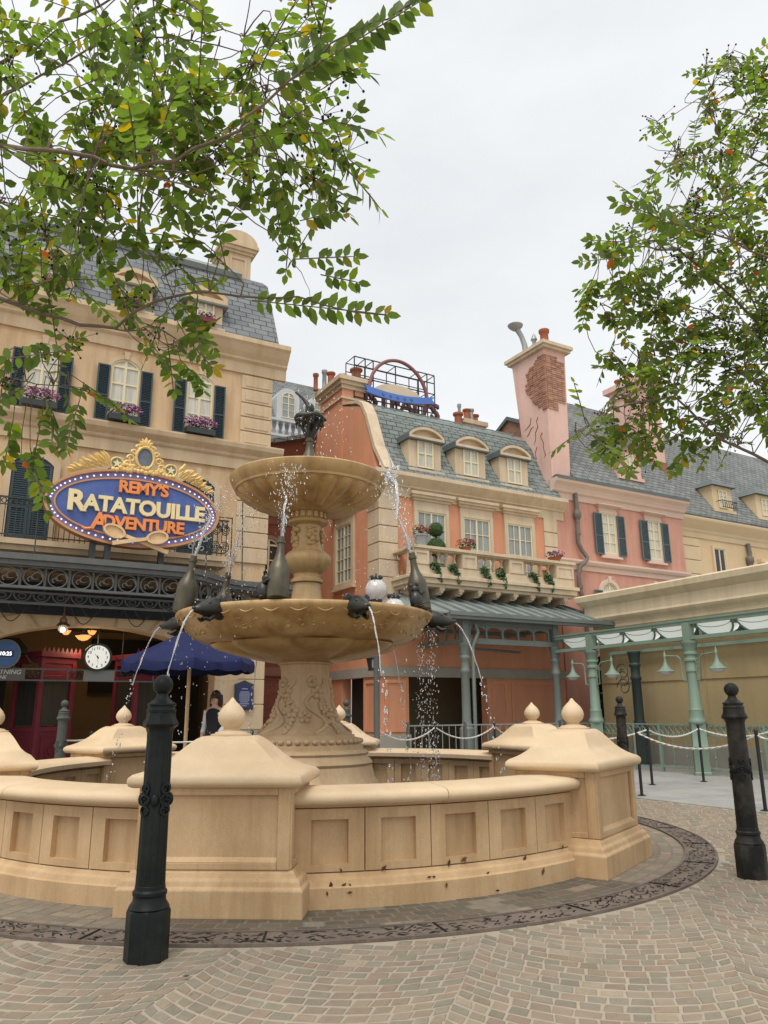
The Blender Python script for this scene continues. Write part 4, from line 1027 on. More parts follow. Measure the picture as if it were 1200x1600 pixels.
# ------------------------------------------------------------------ oval sign
SG = thingF('attraction_sign', 'big oval blue sign lettered in orange and cream with gold crest', 'sign', 3.4, 16.8, 4.4, rot=28.5)
SO = (3.4, 16.72, 5.66); RX, RZ = 1.84, .86
def oval(k, n=72): return [(SO[0]+(RX-k)*math.cos(2*PI*i/n), SO[2]+(RZ-k)*math.sin(2*PI*i/n)) for i in range(n)]
y = SO[1]
m = MB(); m.prism(oval(.03), y-.02, y+.16); m.build('backing', signnavy, SG)
m = MB(); m.ring(oval(0), oval(.05), y-.09, y+.16); m.build('outer_rim', rimgold, SG, smooth=40)
m = MB(); m.ring(oval(.19), oval(.225), y-.07, y); m.build('inner_rim', rimgold, SG, smooth=40)
m = MB(); m.prism(oval(.21), y-.045, y-.015); m.build('field', signblue, SG)
m = MB(); m.ball((0,0,0), .019, 8, 5); bl0 = m.build('bulb', bulb, SG, origin=(0,0,0), smooth=80)
for i in range(68):
    a = 2*PI*i/68; o = bl0 if i == 0 else bl0.copy()
    if i: COL.objects.link(o)
    o.location = (SO[0]+(RX-.12)*math.cos(a)-3.4, y-.035-16.8, SO[2]+(RZ-.12)*math.sin(a)-4.4)
def pl(dx, dz, sl=0.0): return lambda x, yy, z: (SO[0]+dx+x, y-.075-z, SO[2]+dz+yy)
m = MB(); text_mb('REMY\u2019S', .36, .07, m, pl(.14,.335), .022, .006, spacing=.92); m.build('orange_lettering', letter_o, SG)
m = MB(); text_mb('A', .50, .07, m, pl(-.72,-.53), .022, .006); text_mb('DVENTURE', .36, .07, m, pl(.20,-.47), .022, .006, spacing=.93)
m.tube([(SO[0]-.88,y-.075,SO[2]-.53),(SO[0]-1.0,y-.075,SO[2]-.55),(SO[0]-1.07,y-.075,SO[2]-.51)], [.035,.025,.012], 6)
m.build('orange_lettering', letter_o, SG)
m = MB(); text_mb('R', .60, .07, m, pl(-1.22,-.165), .03, .006); text_mb('ATATOUILLE', .455, .07, m, pl(.22,-.13), .028, .006, spacing=.965)
m.build('cream_lettering', letter_c, SG)
def spoon(mb, cx, cz, ex, ez):
    d = Vector((ex-cx, 0, ez-cz)); n_ = Vector((-d.z,0,d.x)).normalized(); L_ = d.length; d.normalize()
    mb.prism([(cx+.23*math.cos(t*PI/12)*d.x+.14*math.sin(t*PI/12)*n_.x, cz+.23*math.cos(t*PI/12)*d.z+.14*math.sin(t*PI/12)*n_.z) for t in range(24)], y-.19, y-.12)
    mb.ring([(cx+.235*math.cos(t*PI/12)*d.x+.145*math.sin(t*PI/12)*n_.x, cz+.235*math.cos(t*PI/12)*d.z+.145*math.sin(t*PI/12)*n_.z) for t in range(24)],[(cx+.19*math.cos(t*PI/12)*d.x+.105*math.sin(t*PI/12)*n_.x, cz+.19*math.cos(t*PI/12)*d.z+.105*math.sin(t*PI/12)*n_.z) for t in range(24)], y-.23, y-.12)
    mb.prism([(cx+d.x*.2+n_.x*.035, cz+d.z*.2+n_.z*.035),(cx+d.x*.2-n_.x*.035, cz+d.z*.2-n_.z*.035),(ex-n_.x*.045, ez-n_.z*.045),(ex+n_.x*.045, ez+n_.z*.045)], y-.20, y-.13)
m = MB(); spoon(m, SO[0]-.42, SO[2]-.57, SO[0]+.72, SO[2]-.93); m.build('wooden_spoon', wood, SG, smooth=30)
y -= .075; m = MB(); spoon(m, SO[0]+.46, SO[2]-.64, SO[0]-.45, SO[2]-.84); m.build('wooden_spoon', wood, SG, smooth=30); y += .075
# crest: leaf sprays, star discs, plain medallion in a scrolled frame
CX = SO[0]+.12
def gleaf(mb, x, z, ang, l, w_, yy):
    d = (math.cos(ang), math.sin(ang)); n_ = (-d[1], d[0])
    pts = [(x, z)]+[(x+d[0]*l*t+n_[0]*w_*math.sin(PI*t**.8), z+d[1]*l*t+n_[1]*w_*math.sin(PI*t**.8)) for t in (.25,.5,.75)]+[(x+d[0]*l, z+d[1]*l)]+[(x+d[0]*l*t-n_[0]*w_*math.sin(PI*t**.8), z+d[1]*l*t-n_[1]*w_*math.sin(PI*t**.8)) for t in (.75,.5,.25)]
    c = (x+d[0]*l*.5, z+d[1]*l*.5); k = len(pts)
    mb.add([(p[0],yy,p[1]) for p in pts]+[(c[0],yy-.05,c[1])], [(i,(i+1)%k,k) for i in range(k)])
m = MB(); rg = random.Random(4)
for sd_ in (-1,1):
    for i in range(15):
        t = i/14; x = CX+sd_*(.74+.66*t); xx = x-SO[0]; zb = SO[2]+RZ*math.sqrt(max(0,1-(xx/RX)**2))+.05
        for j in range(3 if t < .7 else 2):
            gleaf(m, x, zb+.075*j*(1-t*.6), (PI/2-sd_*(.75+.45*t))+rg.uniform(-.4,.4), .26*(1-.2*t), .045, y-.06-.02*j)
    for i in range(9):
        m.ball((CX+sd_*(.05+.075*i), y-.06, SO[2]+RZ-.02+rg.uniform(-.02,.05)), .055, 8, 6)
    for (cx, cz, r0) in ((.30,1.12,.085),(.24,1.27,.06),(.36,.99,.07),(.16,1.40,.05)):
        m.tube([(CX+sd_*(cx+r0*(1-i/20)*math.cos(i*.6)), y-.06, SO[2]+cz+r0*(1-i/20)*math.sin(i*.6)) for i in range(14)], [.032-.0012*i for i in range(14)], 6)
    m.tube([(CX+sd_*.58+.135*math.cos(i*PI/10), y-.05, SO[2]+.965+.135*math.sin(i*PI/10)) for i in range(20)], .024, 6, closed=True)
m.tube([(CX+.19*math.cos(i*PI/12), y-.07, SO[2]+1.17+.25*math.sin(i*PI/12)) for i in range(24)], .034, 6, closed=True)
for a in range(7): gleaf(m, CX, SO[2]+1.42, PI/2+(a-3)*.42, .25-.02*abs(a-3), .05, y-.06)
for i in range(40): m.ball((CX+rg.uniform(-.5,.5), y-.06, SO[2]+.86+rg.uniform(-.03,.10)), rg.uniform(.03,.055), 7, 5)
m.build('gold_crest', gold, SG, recalc=False, smooth=30)
m = MB()
for sd_ in (-1,1): disc(m, (CX+sd_*.58, SO[2]+.965), .125, y-.05, y, 24)
m.build('star_disc', M('disc_green',(.20,.26,.20),.5,.1,4,40,.03), SG)
m = MB()
for sd_ in (-1,1): m.prism([(CX+sd_*.58+(.105 if i%2 == 0 else .042)*math.cos(PI/2+i*PI/5), SO[2]+.965+(.105 if i%2 == 0 else .042)*math.sin(PI/2+i*PI/5)) for i in range(10)], y-.075, y-.045)
m.build('star', letter_c, SG)
m = MB(); m.prism([(CX+.175*math.cos(i*PI/12), SO[2]+1.17+.235*math.sin(i*PI/12)) for i in range(24)], y-.05, y); m.build('medallion', M('medallion_blue',(.17,.20,.25),.5,.3,3,30,.05), SG)
m = MB(); m.box(2.55,2.67,16.78,16.9,4.4,5.0); m.build('support', iron, SG)
m = MB(); m.box(3.98,4.1,16.78,16.9,4.4,4.95); m.build('support', iron, SG)
# ================================================================== orange house with balcony
OO = (10.25, 18.0, 0)
O = thingF('orange_house', 'orange stucco house with green slate mansard and carved stone balcony', 'house', *OO); ROOT[O.name] = OO
SL, SR, TB = 10.25, 16.72, 24.0
side = lambda a, b, z: (SL+b, 24.0-a, z)                   # left side wall: a runs towards the viewer
m = MB()
m.box(SL,SR,18.0,18.3,4.4,7.75); m.box(SL,11.12,18.0,18.3,0,4.4); m.box(11.12,13.75,18.0,18.3,2.3,4.4); m.box(13.75,SR,18.0,18.3,0,4.4)
m.box(SL,SL+.3,20.25,24,0,8.6); m.box(SL,SL+.3,18.95,20.25,2.28,7.75); m.box(SL,SL+.3,18.3,18.95,0,7.75)
m.box(SR-.3,SR,18.3,24,0,7.75)
m.prismx([(18.05,7.75),(18.42,8.6),(18.9,9.9),(19.2,10.32),(20.3,10.72),(24,10.72),(24,7.75)], SL, SL+.3)
m.build('wall', orange, O)
m = MB(); m.box(11.12,16.4,20.6,20.7,0,4.4); m.box(10.6,11.2,20.2,20.3,0,2.4); m.build('inner_wall', olivein, O)
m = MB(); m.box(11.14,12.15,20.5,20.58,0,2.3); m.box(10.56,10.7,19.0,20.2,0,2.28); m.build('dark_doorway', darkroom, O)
m = MB()                                                  # ground-floor band, panels, plinths
m.box(SL-.06,SR,17.94,18.02,2.27,2.53); m.box(SL-.06,SL+.02,18.02,22,2.27,2.53); m.build('string_band', greystone, O)
m = MB()
for (a, b) in ((10.36,11.02),(13.9,14.45),(14.6,16.5)): m.ring(arch_poly((a+b)/2,.85,b-a,1.34), arch_poly((a+b)/2,.85,b-a,1.34,0,-.09), 17.965, 18.0)
m.ring(arch_poly(5.37,.85,.5,1.34), arch_poly(5.37,.85,.5,1.34,0,-.09), -.035, 0) if False else None
m.build('wall_panel', orange, O)
m = MB(tf=side); m.ring(arch_poly(5.5,.85,.7,1.34), arch_poly(5.5,.85,.7,1.34,0,-.09), -.035, .01); m.build('side_panel', orange, O)
m = MB(); m.box(SL-.05,11.16,17.95,18.05,0,.78); m.box(SL-.05,SL+.05,18.05,18.97,0,.78); m.build('plinth', greystone, O, bevel=.01)
m = MB(); m.box(13.72,SR,17.95,18.05,0,.78); m.build('plinth', greystone, O, bevel=.01)
quoins(O, SL-.05, 10.82, 18.0, 4.45, 7.3, .48, pale); quoins(O, 16.2, SR+.02, 18.0, 4.95, 7.3, .47, pale)
quoins(O, 24-18.62, 6.0, 0, 4.45, 7.3, .48, pale, tf=side)
m = MB(); cornice(m, SL-.3, SR+.32, 18.0, [(.05,7.28),(.06,7.52),(.12,7.56),(.12,7.60),(.20,7.68),(.30,7.78),(.34,7.82),(.34,7.92),(.30,7.94)])
m.box(SL-.32,SL+.05,18.0,18.5,7.30,7.92); m.build('cornice', pale, O)
m = MB(); m.prismx([(17.72,7.95),(18.28,8.75),(18.78,9.9),(19.08,10.3),(23.5,10.3),(24,7.95)], SL+.32, SR+.1); rf = m.build('roof', slateg, O)
m = MB(); m.prismx([(19.0,10.22),(19.05,10.36),(20.1,10.85),(24,10.85),(24,10.3),(19.3,10.3)], SL+.1, SR-.3)
x = SL+.3
while x < SR-.4: m.add([(x-.022,19.02,10.36),(x+.022,19.02,10.36),(x+.022,20.1,10.86),(x-.022,20.1,10.86),(x-.022,19.02,10.41),(x+.022,19.02,10.41),(x+.022,20.1,10.91),(x-.022,20.1,10.91)], [(3,2,1,0),(4,5,6,7),(0,1,5,4),(1,2,6,5),(2,3,7,6),(3,0,4,7)]); x += .42
m.build('standing_seam_cap', zinc, rf)
m = MB()                                                  # gable verge following the mansard
vp = [(17.7,7.95),(18.26,8.75),(18.76,9.92),(19.05,10.36),(19.3,10.52),(20.4,10.86)]
for (a, b) in zip(vp, vp[1:]):
    m.add([(SL-.02,a[0]-.03,a[1]+.03),(SL+.34,a[0]-.03,a[1]+.03),(SL+.34,b[0]-.03,b[1]+.03),(SL-.02,b[0]-.03,b[1]+.03),(SL-.02,a[0]+.08,a[1]-.03),(SL+.30,a[0]+.08,a[1]-.03),(SL+.30,b[0]+.08,b[1]-.03),(SL-.02,b[0]+.08,b[1]-.03)], [(3,2,1,0),(4,5,6,7),(0,1,5,4),(1,2,6,5),(2,3,7,6),(3,0,4,7)])
m.build('verge', pale, rf)
for s in (11.74,13.38,15.06): dormer_arch(O, s, 8.12, 1.12, 1.28, 17.92, 19.3, pale, lead, .56, .96, ov=.085)
for s in (11.95,13.56,15.2):
    window(O, s, 4.95, .98, 1.98, 18.0, cols=4, rows=4, trim=pale, tw=.11, sill=False, head=.42, frame=frame_m, pane=pane_grey)
window(O, 24-20.1, 5.05, 1.0, 1.75, 0, tf=side, cols=4, rows=5, trim=pale, tw=.14, head=.32, pane=pane_grey)
m = MB(); m.box(SL-.02,11.0,20.32,21.95,8.0,11.35); ch = m.build('chimney', orange, O)
m = MB()
for k, (e, z0, z1) in enumerate(((.06,11.0,11.06),(.05,11.35,11.48),(.12,11.48,11.60),(.20,11.60,11.74),(.10,11.74,11.80))): m.box(SL-.02-e,11.0+e,20.32-e,21.95+e,z0,z1)
m.build('chimney_cap', pale, ch)
def pot(par, s, t, z, r, h, mat, flare=1.25):
    m = MB(); m.lathe([(r*1.1,0),(r*1.1,h*.1),(r*.95,h*.14),(r*.88,h*.8),(r*flare*.9,h*.84),(r*flare,h*.88),(r*flare,h),(r*.75,h),(r*.72,h*.7),(0,h*.7)], 18, (s,t,z)); return m.build('chimney_pot', mat, par, smooth=40)
pot(ch, 10.85, 20.55, 11.8, .17, .42, terracotta); pot(ch, 10.55, 20.9, 11.8, .12, .30, terracotta); pot(ch, 10.3, 21.3, 11.8, .12, .48, terracotta); pot(ch, 10.25, 21.7, 11.8, .08, .72, galv); pot(ch, 10.0, 21.85, 11.8, .08, .6, terracotta)
m = MB(); m.box(15.2,16.1,20.6,21.4,10.2,11.25); ch = m.build('chimney', orange, O)
m = MB(); m.box(15.12,16.18,20.52,21.48,11.2,11.36); m.build('chimney_cap', pale, ch)
pot(ch,15.0,20.7,11.0,.15,.55,terracotta); pot(ch,15.45,20.8,11.36,.12,.45,terracotta); pot(ch,15.72,20.9,11.36,.09,.55,galv); pot(ch,15.95,21.0,11.36,.13,.4,terracotta); pot(ch,15.35,21.1,11.36,.06,.75,galv)
# balcony
m = MB(); m.box(10.62,16.36,16.86,18.0,4.66,4.80); m.box(10.56,16.42,16.80,18.0,4.80,4.90); m.box(10.70,16.28,16.95,18.0,4.58,4.66); m.box(10.66,16.32,16.9,17.3,4.90,5.12)
B = m.build('balcony', pale, O, bevel=.01)
m = MB(); m.box(10.60,16.38,16.85,17.33,5.58,5.66); m.box(10.63,16.35,16.9,17.28,5.55,5.58); m.box(10.62,10.95,17.33,18,5.58,5.66); m.box(16.05,16.36,17.33,18,5.58,5.66); m.build('handrail', pale, B, bevel=.008)
bal = MB(); bal.lathe([(.06,5.12),(.06,5.15),(.036,5.16),(.04,5.18),(.062,5.24),(.064,5.28),(.048,5.34),(.028,5.42),(.03,5.46),(.06,5.48),(.06,5.50),(.045,5.51),(.065,5.53),(.065,5.55)], 14, (0,0,0))
b0 = bal.build('baluster', pale, B, origin=(0,0,0), smooth=40); first = True
PED = [(10.66,11.16),(12.22,12.74),(13.86,14.40),(15.62,16.32)]
for (a, b), (c, d_) in zip(PED, PED[1:]):
    n = 4
    for i in range(n):
        s = b+(c-b)*(i+.5)/n; o = b0 if first else b0.copy()
        if not first: COL.objects.link(o)
        first = False; o.parent = B; o.location = (s-OO[0], 17.09-OO[1], 0)
for (a, b) in PED:
    m = MB(); m.box(a,b,16.91,17.27,5.12,5.55); m.ring(arch_poly((a+b)/2,5.15,b-a-.04,.37), arch_poly((a+b)/2,5.15,b-a-.04,.37,0,-.07), 16.885, 16.92); m.build('pedestal', pale, B, bevel=.006)
for i in range(9):
    s = 10.95+.63*i; m = MB(); m.prismx([(18,4.58),(16.95,4.58),(16.95,4.50),(17.1,4.46),(17.14,4.40),(17.3,4.42),(17.6,4.30),(18,4.28)], s-.08, s+.08); m.ball((s,17.02,4.48),.07,8,6); m.build('bracket', pale, B)

# plants on the balcony
rnd = random.Random(12)
REDS = [(.50,.05,.06),(.55,.09,.10),(.42,.04,.05),(.10,.16,.05)]; PURP = [(.42,.10,.32),(.52,.18,.43),(.33,.07,.26),(.58,.28,.50),(.07,.13,.04)]
def plant(name, label, cat, s, t, z, potr, poth, potmat, flr, nf, cols, fh, group=None, nl=70, trough=None):
    p_ = thingF(name, label, cat, s, t, z, group)
    m = MB()
    if trough: m.box(s-trough,s+trough,t-.11,t+.11,z,z+poth)
    else: m.lathe([(potr*.72,0),(potr*.95,poth*.85),(potr*1.06,poth*.86),(potr*1.06,poth),(potr*.9,poth),(0,poth*.9)], 18, (s,t,z))
    m.build('planter' if trough else 'pot', potmat, p_, smooth=30)
    m = MB(); r = (flr, .14 if trough else flr*.8, fh); leafclump(m,(s,t,z+poth+fh*.6),r,nl,.085,[(.05,.11,.03),(.08,.15,.05),(.035,.08,.025)],rnd); m.build('foliage', flower, p_, recalc=False, uv=False)
    m = MB(); leafclump(m,(s,t-.04,z+poth+fh*.9),(r[0]*1.02,r[1]*1.1,fh*.75),nf,.06,cols,rnd); m.build('blossom', flower, p_, recalc=False, uv=False)
    return p_
plant('flower_pot','grey bucket of red flowers on the balcony left pedestal','potted plant',11.0,17.08,5.66,.19,.33,galv,.28,150,REDS,.16)
plant('flower_pot','dark low bowl of red flowers right of the topiary','potted plant',12.5,17.08,5.66,.16,.13,terracotta,.32,140,REDS,.15)
plant('flower_pot','terracotta bowl of purple flowers on the right balcony pedestal','potted plant',15.75,17.08,5.66,.2,.14,terracotta,.33,150,PURP,.12)
tp = thingF('topiary','two-ball clipped green topiary behind the balcony rail','topiary',11.78,17.5,4.9)
m = MB(); m.lathe([(.14,4.9),(.18,5.2),(.16,5.2),(0,5.18)],16,(11.78,17.5,0)); m.build('pot', galv, tp, smooth=40)
m = MB(); m.bar((11.78,17.5,5.15),(11.78,17.5,6.2),.025); m.build('stem', bark, tp)
m = MB()
for (z, r) in ((5.80,.27),(6.30,.205)):
    m.ball((11.78,17.5,z), r*.93, 18, 12, col=(.035,.075,.02)); 
    for i in range(620):
        v = Vector((rnd.gauss(0,1),rnd.gauss(0,1),rnd.gauss(0,1))).normalized(); p = Vector((11.78,17.5,z))+v*r*rnd.uniform(.9,1.04); q = v.orthogonal().normalized(); q.rotate(Matrix.Rotation(rnd.uniform(0,6.28),3,v)); q2 = v.cross(q)
        k = rnd.uniform(.6,1.4); m.add([p-q*.022,p+q2*.012+v*.01,p+q*.022+v*.016,p-q2*.012],[(0,1,2,3)],col=(.05*k,.11*k,.03*k))
m.build('clipped_foliage', flower, tp, recalc=False, uv=False)
IV = [(11.3,'left of the first balusters'),(11.9,'right of the first balusters'),(12.95,'left of the middle balusters'),(13.5,'right of the middle balusters'),(14.7,'left of the last balusters'),(15.25,'right of the last balusters')]
for s, wh in IV:
    m = MB(); leafclump(m,(s,16.86,5.12),(.17,.06,.13),90,.085,[(.045,.12,.04),(.07,.16,.055),(.03,.09,.035)],rnd,.3); leafclump(m,(s+.1,16.84,4.92),(.12,.05,.16),60,.08,[(.045,.12,.04),(.06,.15,.06),(.03,.09,.035)],rnd,.5)
    for q in range(8): leafclump(m,(s+.13+rnd.uniform(-.04,.05),16.82,4.92-.03*q),(.03,.03,.03),5,.07,[(.045,.12,.04),(.06,.15,.05)],rnd,.5)
    soloF(m,'trailing_ivy',flower,s,16.95,4.9,'green ivy spilling over the balcony ledge, '+wh,'ivy','ivy along the balcony',recalc=False,uv=False)
# window boxes of the cream house
for s, lb_ in ((3.2,'purple flowers in a dark box under the cream window above the sign crest'),(5.03,'purple flowers in a box under the right-hand shuttered cream window'),(1.36,'flower box under the leaf-covered left cream window')):
    plant('window_box',lb_,'window box',s,17.80,8.03,.2,.14,iron,.44,430,PURP,.19,'window boxes on the cream house',90,.36)
for s, lb_ in ((1.37,'small box of pale flowers in the left arched dormer'),(3.2,'small red box in the middle arched dormer'),(5.0,'small red box of white flowers in the right arched dormer')):
    plant('window_box',lb_,'window box',s,17.66,11.0,.2,.12,redpaint,.24,60,[(.6,.5,.5),(.5,.2,.3),(.3,.1,.25)],.1,'boxes in the roof dormers',50,.22)

# standing-seam canopy in front of the orange house
CN = thingF('metal_canopy','grey-green metal canopy on round posts before the orange house','canopy',13.0,17.0,0)
def roofpane(mb, s0, s1, t0, z0, t1, z1, th=.04): mb.prismx([(t0,z0),(t1,z1),(t1,z1+th),(t0,z0+th)], s0, s1)
m = MB(); roofpane(m,10.9,16.6,15.75,3.72,17.98,4.52); m.prism([(10.9,3.72),(10.9,3.76),(9.9,3.76),(9.9,3.72)],15.75,15.76)
m.add([(10.9,15.75,3.72),(10.9,17.98,4.52),(9.55,17.98,3.85)],[(0,1,2)]); m.add([(10.9,15.75,3.76),(10.9,17.98,4.56),(9.55,17.98,3.89)],[(0,2,1)])
x = 11.0
while x < 16.6: m.prismx([(15.75,3.76),(17.98,4.56),(17.98,4.62),(15.75,3.82)], x-.02, x+.02); x += .46
m.build('roof_sheet', zinc, CN)
m = MB(); m.box(10.9,16.7,15.68,15.80,3.60,3.74); m.box(10.9,16.7,15.64,15.70,3.68,3.78); m.build('gutter', canopy_g, CN)
m = MB(); m.box(11.5,14.6,15.95,16.05,3.5,3.62); m.box(11.5,14.6,15.95,16.05,3.02,3.16)
for i in range(6): s = 11.72+2.62*i/5; m.box(s-.028,s+.028,15.97,16.03,3.16,3.5)
for i in range(5):
    s0 = 11.75+2.62*i/5-.03; s1 = s0+2.62/5; c = (s0+s1)/2+.0; hw = (s1-s0)/2-.02
    pts = [(c-hw,3.5),(c-hw,3.33)]+[(c-hw*math.cos(k*PI/8), 3.33+.12*math.sin(k*PI/8)) for k in range(1,8)]+[(c+hw,3.33),(c+hw,3.5)]
    m.prism(pts, 15.98, 16.02)
m.build('front_truss', canopy_g, CN)
m = MB(); m.box(11.5,11.6,16.0,18.0,3.5,3.6); m.box(11.5,11.6,16.0,18.0,3.04,3.14); m.box(14.5,14.6,16.0,18.0,3.45,3.55)
for t in (16.4,16.8,17.2,17.6): m.box(11.52,11.58,t-.02,t+.02,3.14,3.5)
m.box(11.5,14.6,17.2,17.3,3.4,3.5); m.bar((11.7,16.4,2.95),(14.5,17.4,2.98),.04); m.build('side_truss', canopy_g, CN)
def round_post(mb, s, t, z1, r):
    mb.lathe([(r*1.75,0),(r*1.75,.95),(r*1.3,1.0),(r*1.35,1.04),(r*1.15,1.08),(r*1.05,1.12),(r,z1-.75),(r*1.2,z1-.72),(r*1.2,z1-.66),(r*1.0,z1-.63),(r*1.0,z1-.42),(r*1.25,z1-.38),(r*1.25,z1-.33),(r*1.05,z1-.30),(r*1.35,z1-.06),(r*1.5,z1-.04),(r*1.5,z1)], 20, (s,t,0))
for (s, t) in ((11.55,16.0),(14.55,16.0)):
    m = MB(); round_post(m,s,t,3.02,.105); m.box(s-.09,s+.09,t-.09,t+.09,3.02,3.62); m.build('post', canopy_g, CN, smooth=40)
m = MB(); m.tube([(11.85,15.9,3.5),(11.9,15.88,3.3),(11.82,15.88,3.12),(11.74,15.9,2.95),(11.73,15.9,.2)],.05,8); m.build('downpipe', canopy_g, CN, smooth=60)
# wall lantern
ln = thingF('wall_lantern','small dark glass lantern on the orange corner beside the lamp post','lantern',9.9,17.8,2.6)
m = MB(); m.frustum((9.85,17.7),.08,.08,2.42,.12,.12,2.70); m.frustum((9.85,17.7),.14,.14,2.70,.09,.09,2.80); m.box(9.80,9.90,17.65,17.75,2.80,2.86); m.bar((9.85,17.7,2.75),(10.2,18.0,2.9),.02); m.box(9.76,9.94,17.61,17.79,2.39,2.42); m.build('lantern_frame', iron, ln)
m = MB(); m.box(9.87-.1,9.83+.1,17.585,17.60,2.46,2.68); m.build('glass', pane_grey, ln)

# roof-top billboard (figure left out: a plain cream board stands in)
BB = thingF('rooftop_sign','arched rooftop billboard with blue starred ribbon on a black lattice','sign',12.2,20.2,10.6)
m = MB()
for z in (11.15,11.45,11.85,12.25,12.55):
    m.bar((10.65,20.3,z),(13.75,20.3,z),.022,5)
    if z > 11.4: m.bar((10.65,20.9,z),(13.75,20.9,z),.018,5)
for s in (10.65,11.05,11.35,12.2,13.1,13.45,13.75):
    m.bar((s,20.3,10.7),(s,20.3,12.55),.022,5); m.bar((s,20.9,10.7),(s,20.9,12.55),.018,5); m.bar((s,20.3,12.55),(s,20.9,12.55),.016,5); m.bar((s,20.3,11.85),(s,20.9,11.85),.016,5)
m.bar((13.45,20.3,11.3),(13.75,20.9,12.4),.02,5); m.build('lattice', iron, BB)
m = MB(); m.tube([(12.2+1.12*math.cos(PI*i/30), 20.1, 11.35+1.3*math.sin(PI*i/30)) for i in range(31)],.06,8); m.build('arch', M('arch_maroon',(.26,.11,.11),.5,.1,4,40,.05), BB, smooth=60)
m = MB(); m.prism([(12.2+1.0*math.cos(PI*i/20), 11.28+.52*math.sin(PI*i/20)) for i in range(21)],20.12,20.2); m.build('board', M('board_cream',(.62,.52,.38),.6,.08,2,40,.05), BB)
m = MB(); pts = [(10.86+2.68*i/20, 11.10+.16*((i-10)/10)**2+.10*(i/20)) for i in range(21)]
m.prism([(10.95,11.30),]+[(x,z) for x,z in pts]+[(13.42,11.47)]+[(x,z+.23) for x,z in reversed(pts)], 19.96, 20.02); m.build('ribbon', M('ribbon_blue',(.10,.20,.55),.5,.08,3,40,.03), BB)
m = MB()
for i in range(5):
    cx, cz = pts[5+2*i+0]; cz += .115; m.prism([(cx+(.055 if q%2 == 0 else .023)*math.cos(PI/2+q*PI/5), cz+(.055 if q%2 == 0 else .023)*math.sin(PI/2+q*PI/5)) for q in range(10)],19.945,19.965)
m.build('star', M('star_green',(.10,.17,.16),.5,.1,4,40,0), BB)
LT = thingF('rooftop_lettering','maroon raised letters reading GUSTEAU\u2019S behind the orange house roof','sign',12.0,20.7,10.4)
m = MB(); text_mb('GUSTEAU\u2019S',.82,.12,m,vert(14.2,20.7,11.12),.015,align='RIGHT',spacing=.95); m.build('letters', M('letter_maroon',(.19,.085,.085),.5,.1,4,40,.03), LT)
m = MB(); m.bar((10.6,20.9,11.2),(14.2,20.9,11.2),.025); m.bar((10.6,20.9,11.6),(14.2,20.9,11.6),.025)
for s in (10.9,11.6,12.6,13.6): m.bar((s,20.9,10.5),(s,20.9,11.65),.02)
m.build('mounting_rail', iron, LT)

# ================================================================== pink house
PO = (16.75, 18.0, 0)
K = thingF('pink_house', 'pink stucco house with grey shutters, crumbling brick-patched chimney and crooked drainpipe', 'house', *PO); ROOT[K.name] = PO
KL, KR = 16.75, 22.75
m = MB(); m.box(KL,KR,17.98,18.3,0,8.3); m.box(KL,KL+.3,18.3,24,0,8.3); m.box(KR-.3,KR,18.3,24,0,8.3); m.prismx([(18.3,8.3),(20.5,12.6),(23.2,8.3)],18.15,18.4); m.prismx([(18.3,8.3),(20.5,12.6),(23.2,8.3)],KR-.25,KR); m.build('wall', pink, K)
m = MB(); cornice(m,KL-.18,KR+.1,17.98,[(.04,8.02),(.06,8.2),(.14,8.25),(.16,8.32),(.22,8.42),(.34,8.52),(.36,8.60),(.33,8.63)]); m.box(KL-.18,KL+.03,17.98,18.6,8.25,8.6); m.build('cornice', pinktrim, K)
m = MB(); cornice(m,KL-.08,KR+.05,17.98,[(.04,5.72),(.05,5.86),(.12,5.90),(.16,5.98),(.16,6.04)]); m.build('string_course', pinktrim, K)
m = MB(); m.prismx([(17.66,8.64),(17.7,8.72),(20.5,12.9),(23.6,8.6)],18.1,KR); m.prismx([(17.66,8.64),(17.7,8.72),(18.9,10.51),(18.9,8.6)],17.42,18.1); rf = m.build('roof', slate, K)
m = MB(); m.prismx([(17.60,8.60),(17.6,8.70),(17.75,8.72),(18.0,8.62)],KL-.15,KR+.1); m.build('gutter', lead, rf)
for s in (19.03,21.2): window(K, s, 6.38, .62, 1.38, 17.98, cols=2, rows=4, trim=pinktrim, tw=.10, shutters=True, sh_mat=shutter_l, sh_w=.36, sh_z=(6.32,7.72), head=.18)
for s in (18.85,21.0): window(K, s, 4.35, .7, 1.05, 17.98, rise=.30, cols=2, rows=2, trim=pinktrim, tw=.12, key=True, shutters=True, sh_mat=shutter_l, sh_w=.34, sh_z=(4.3,5.12))
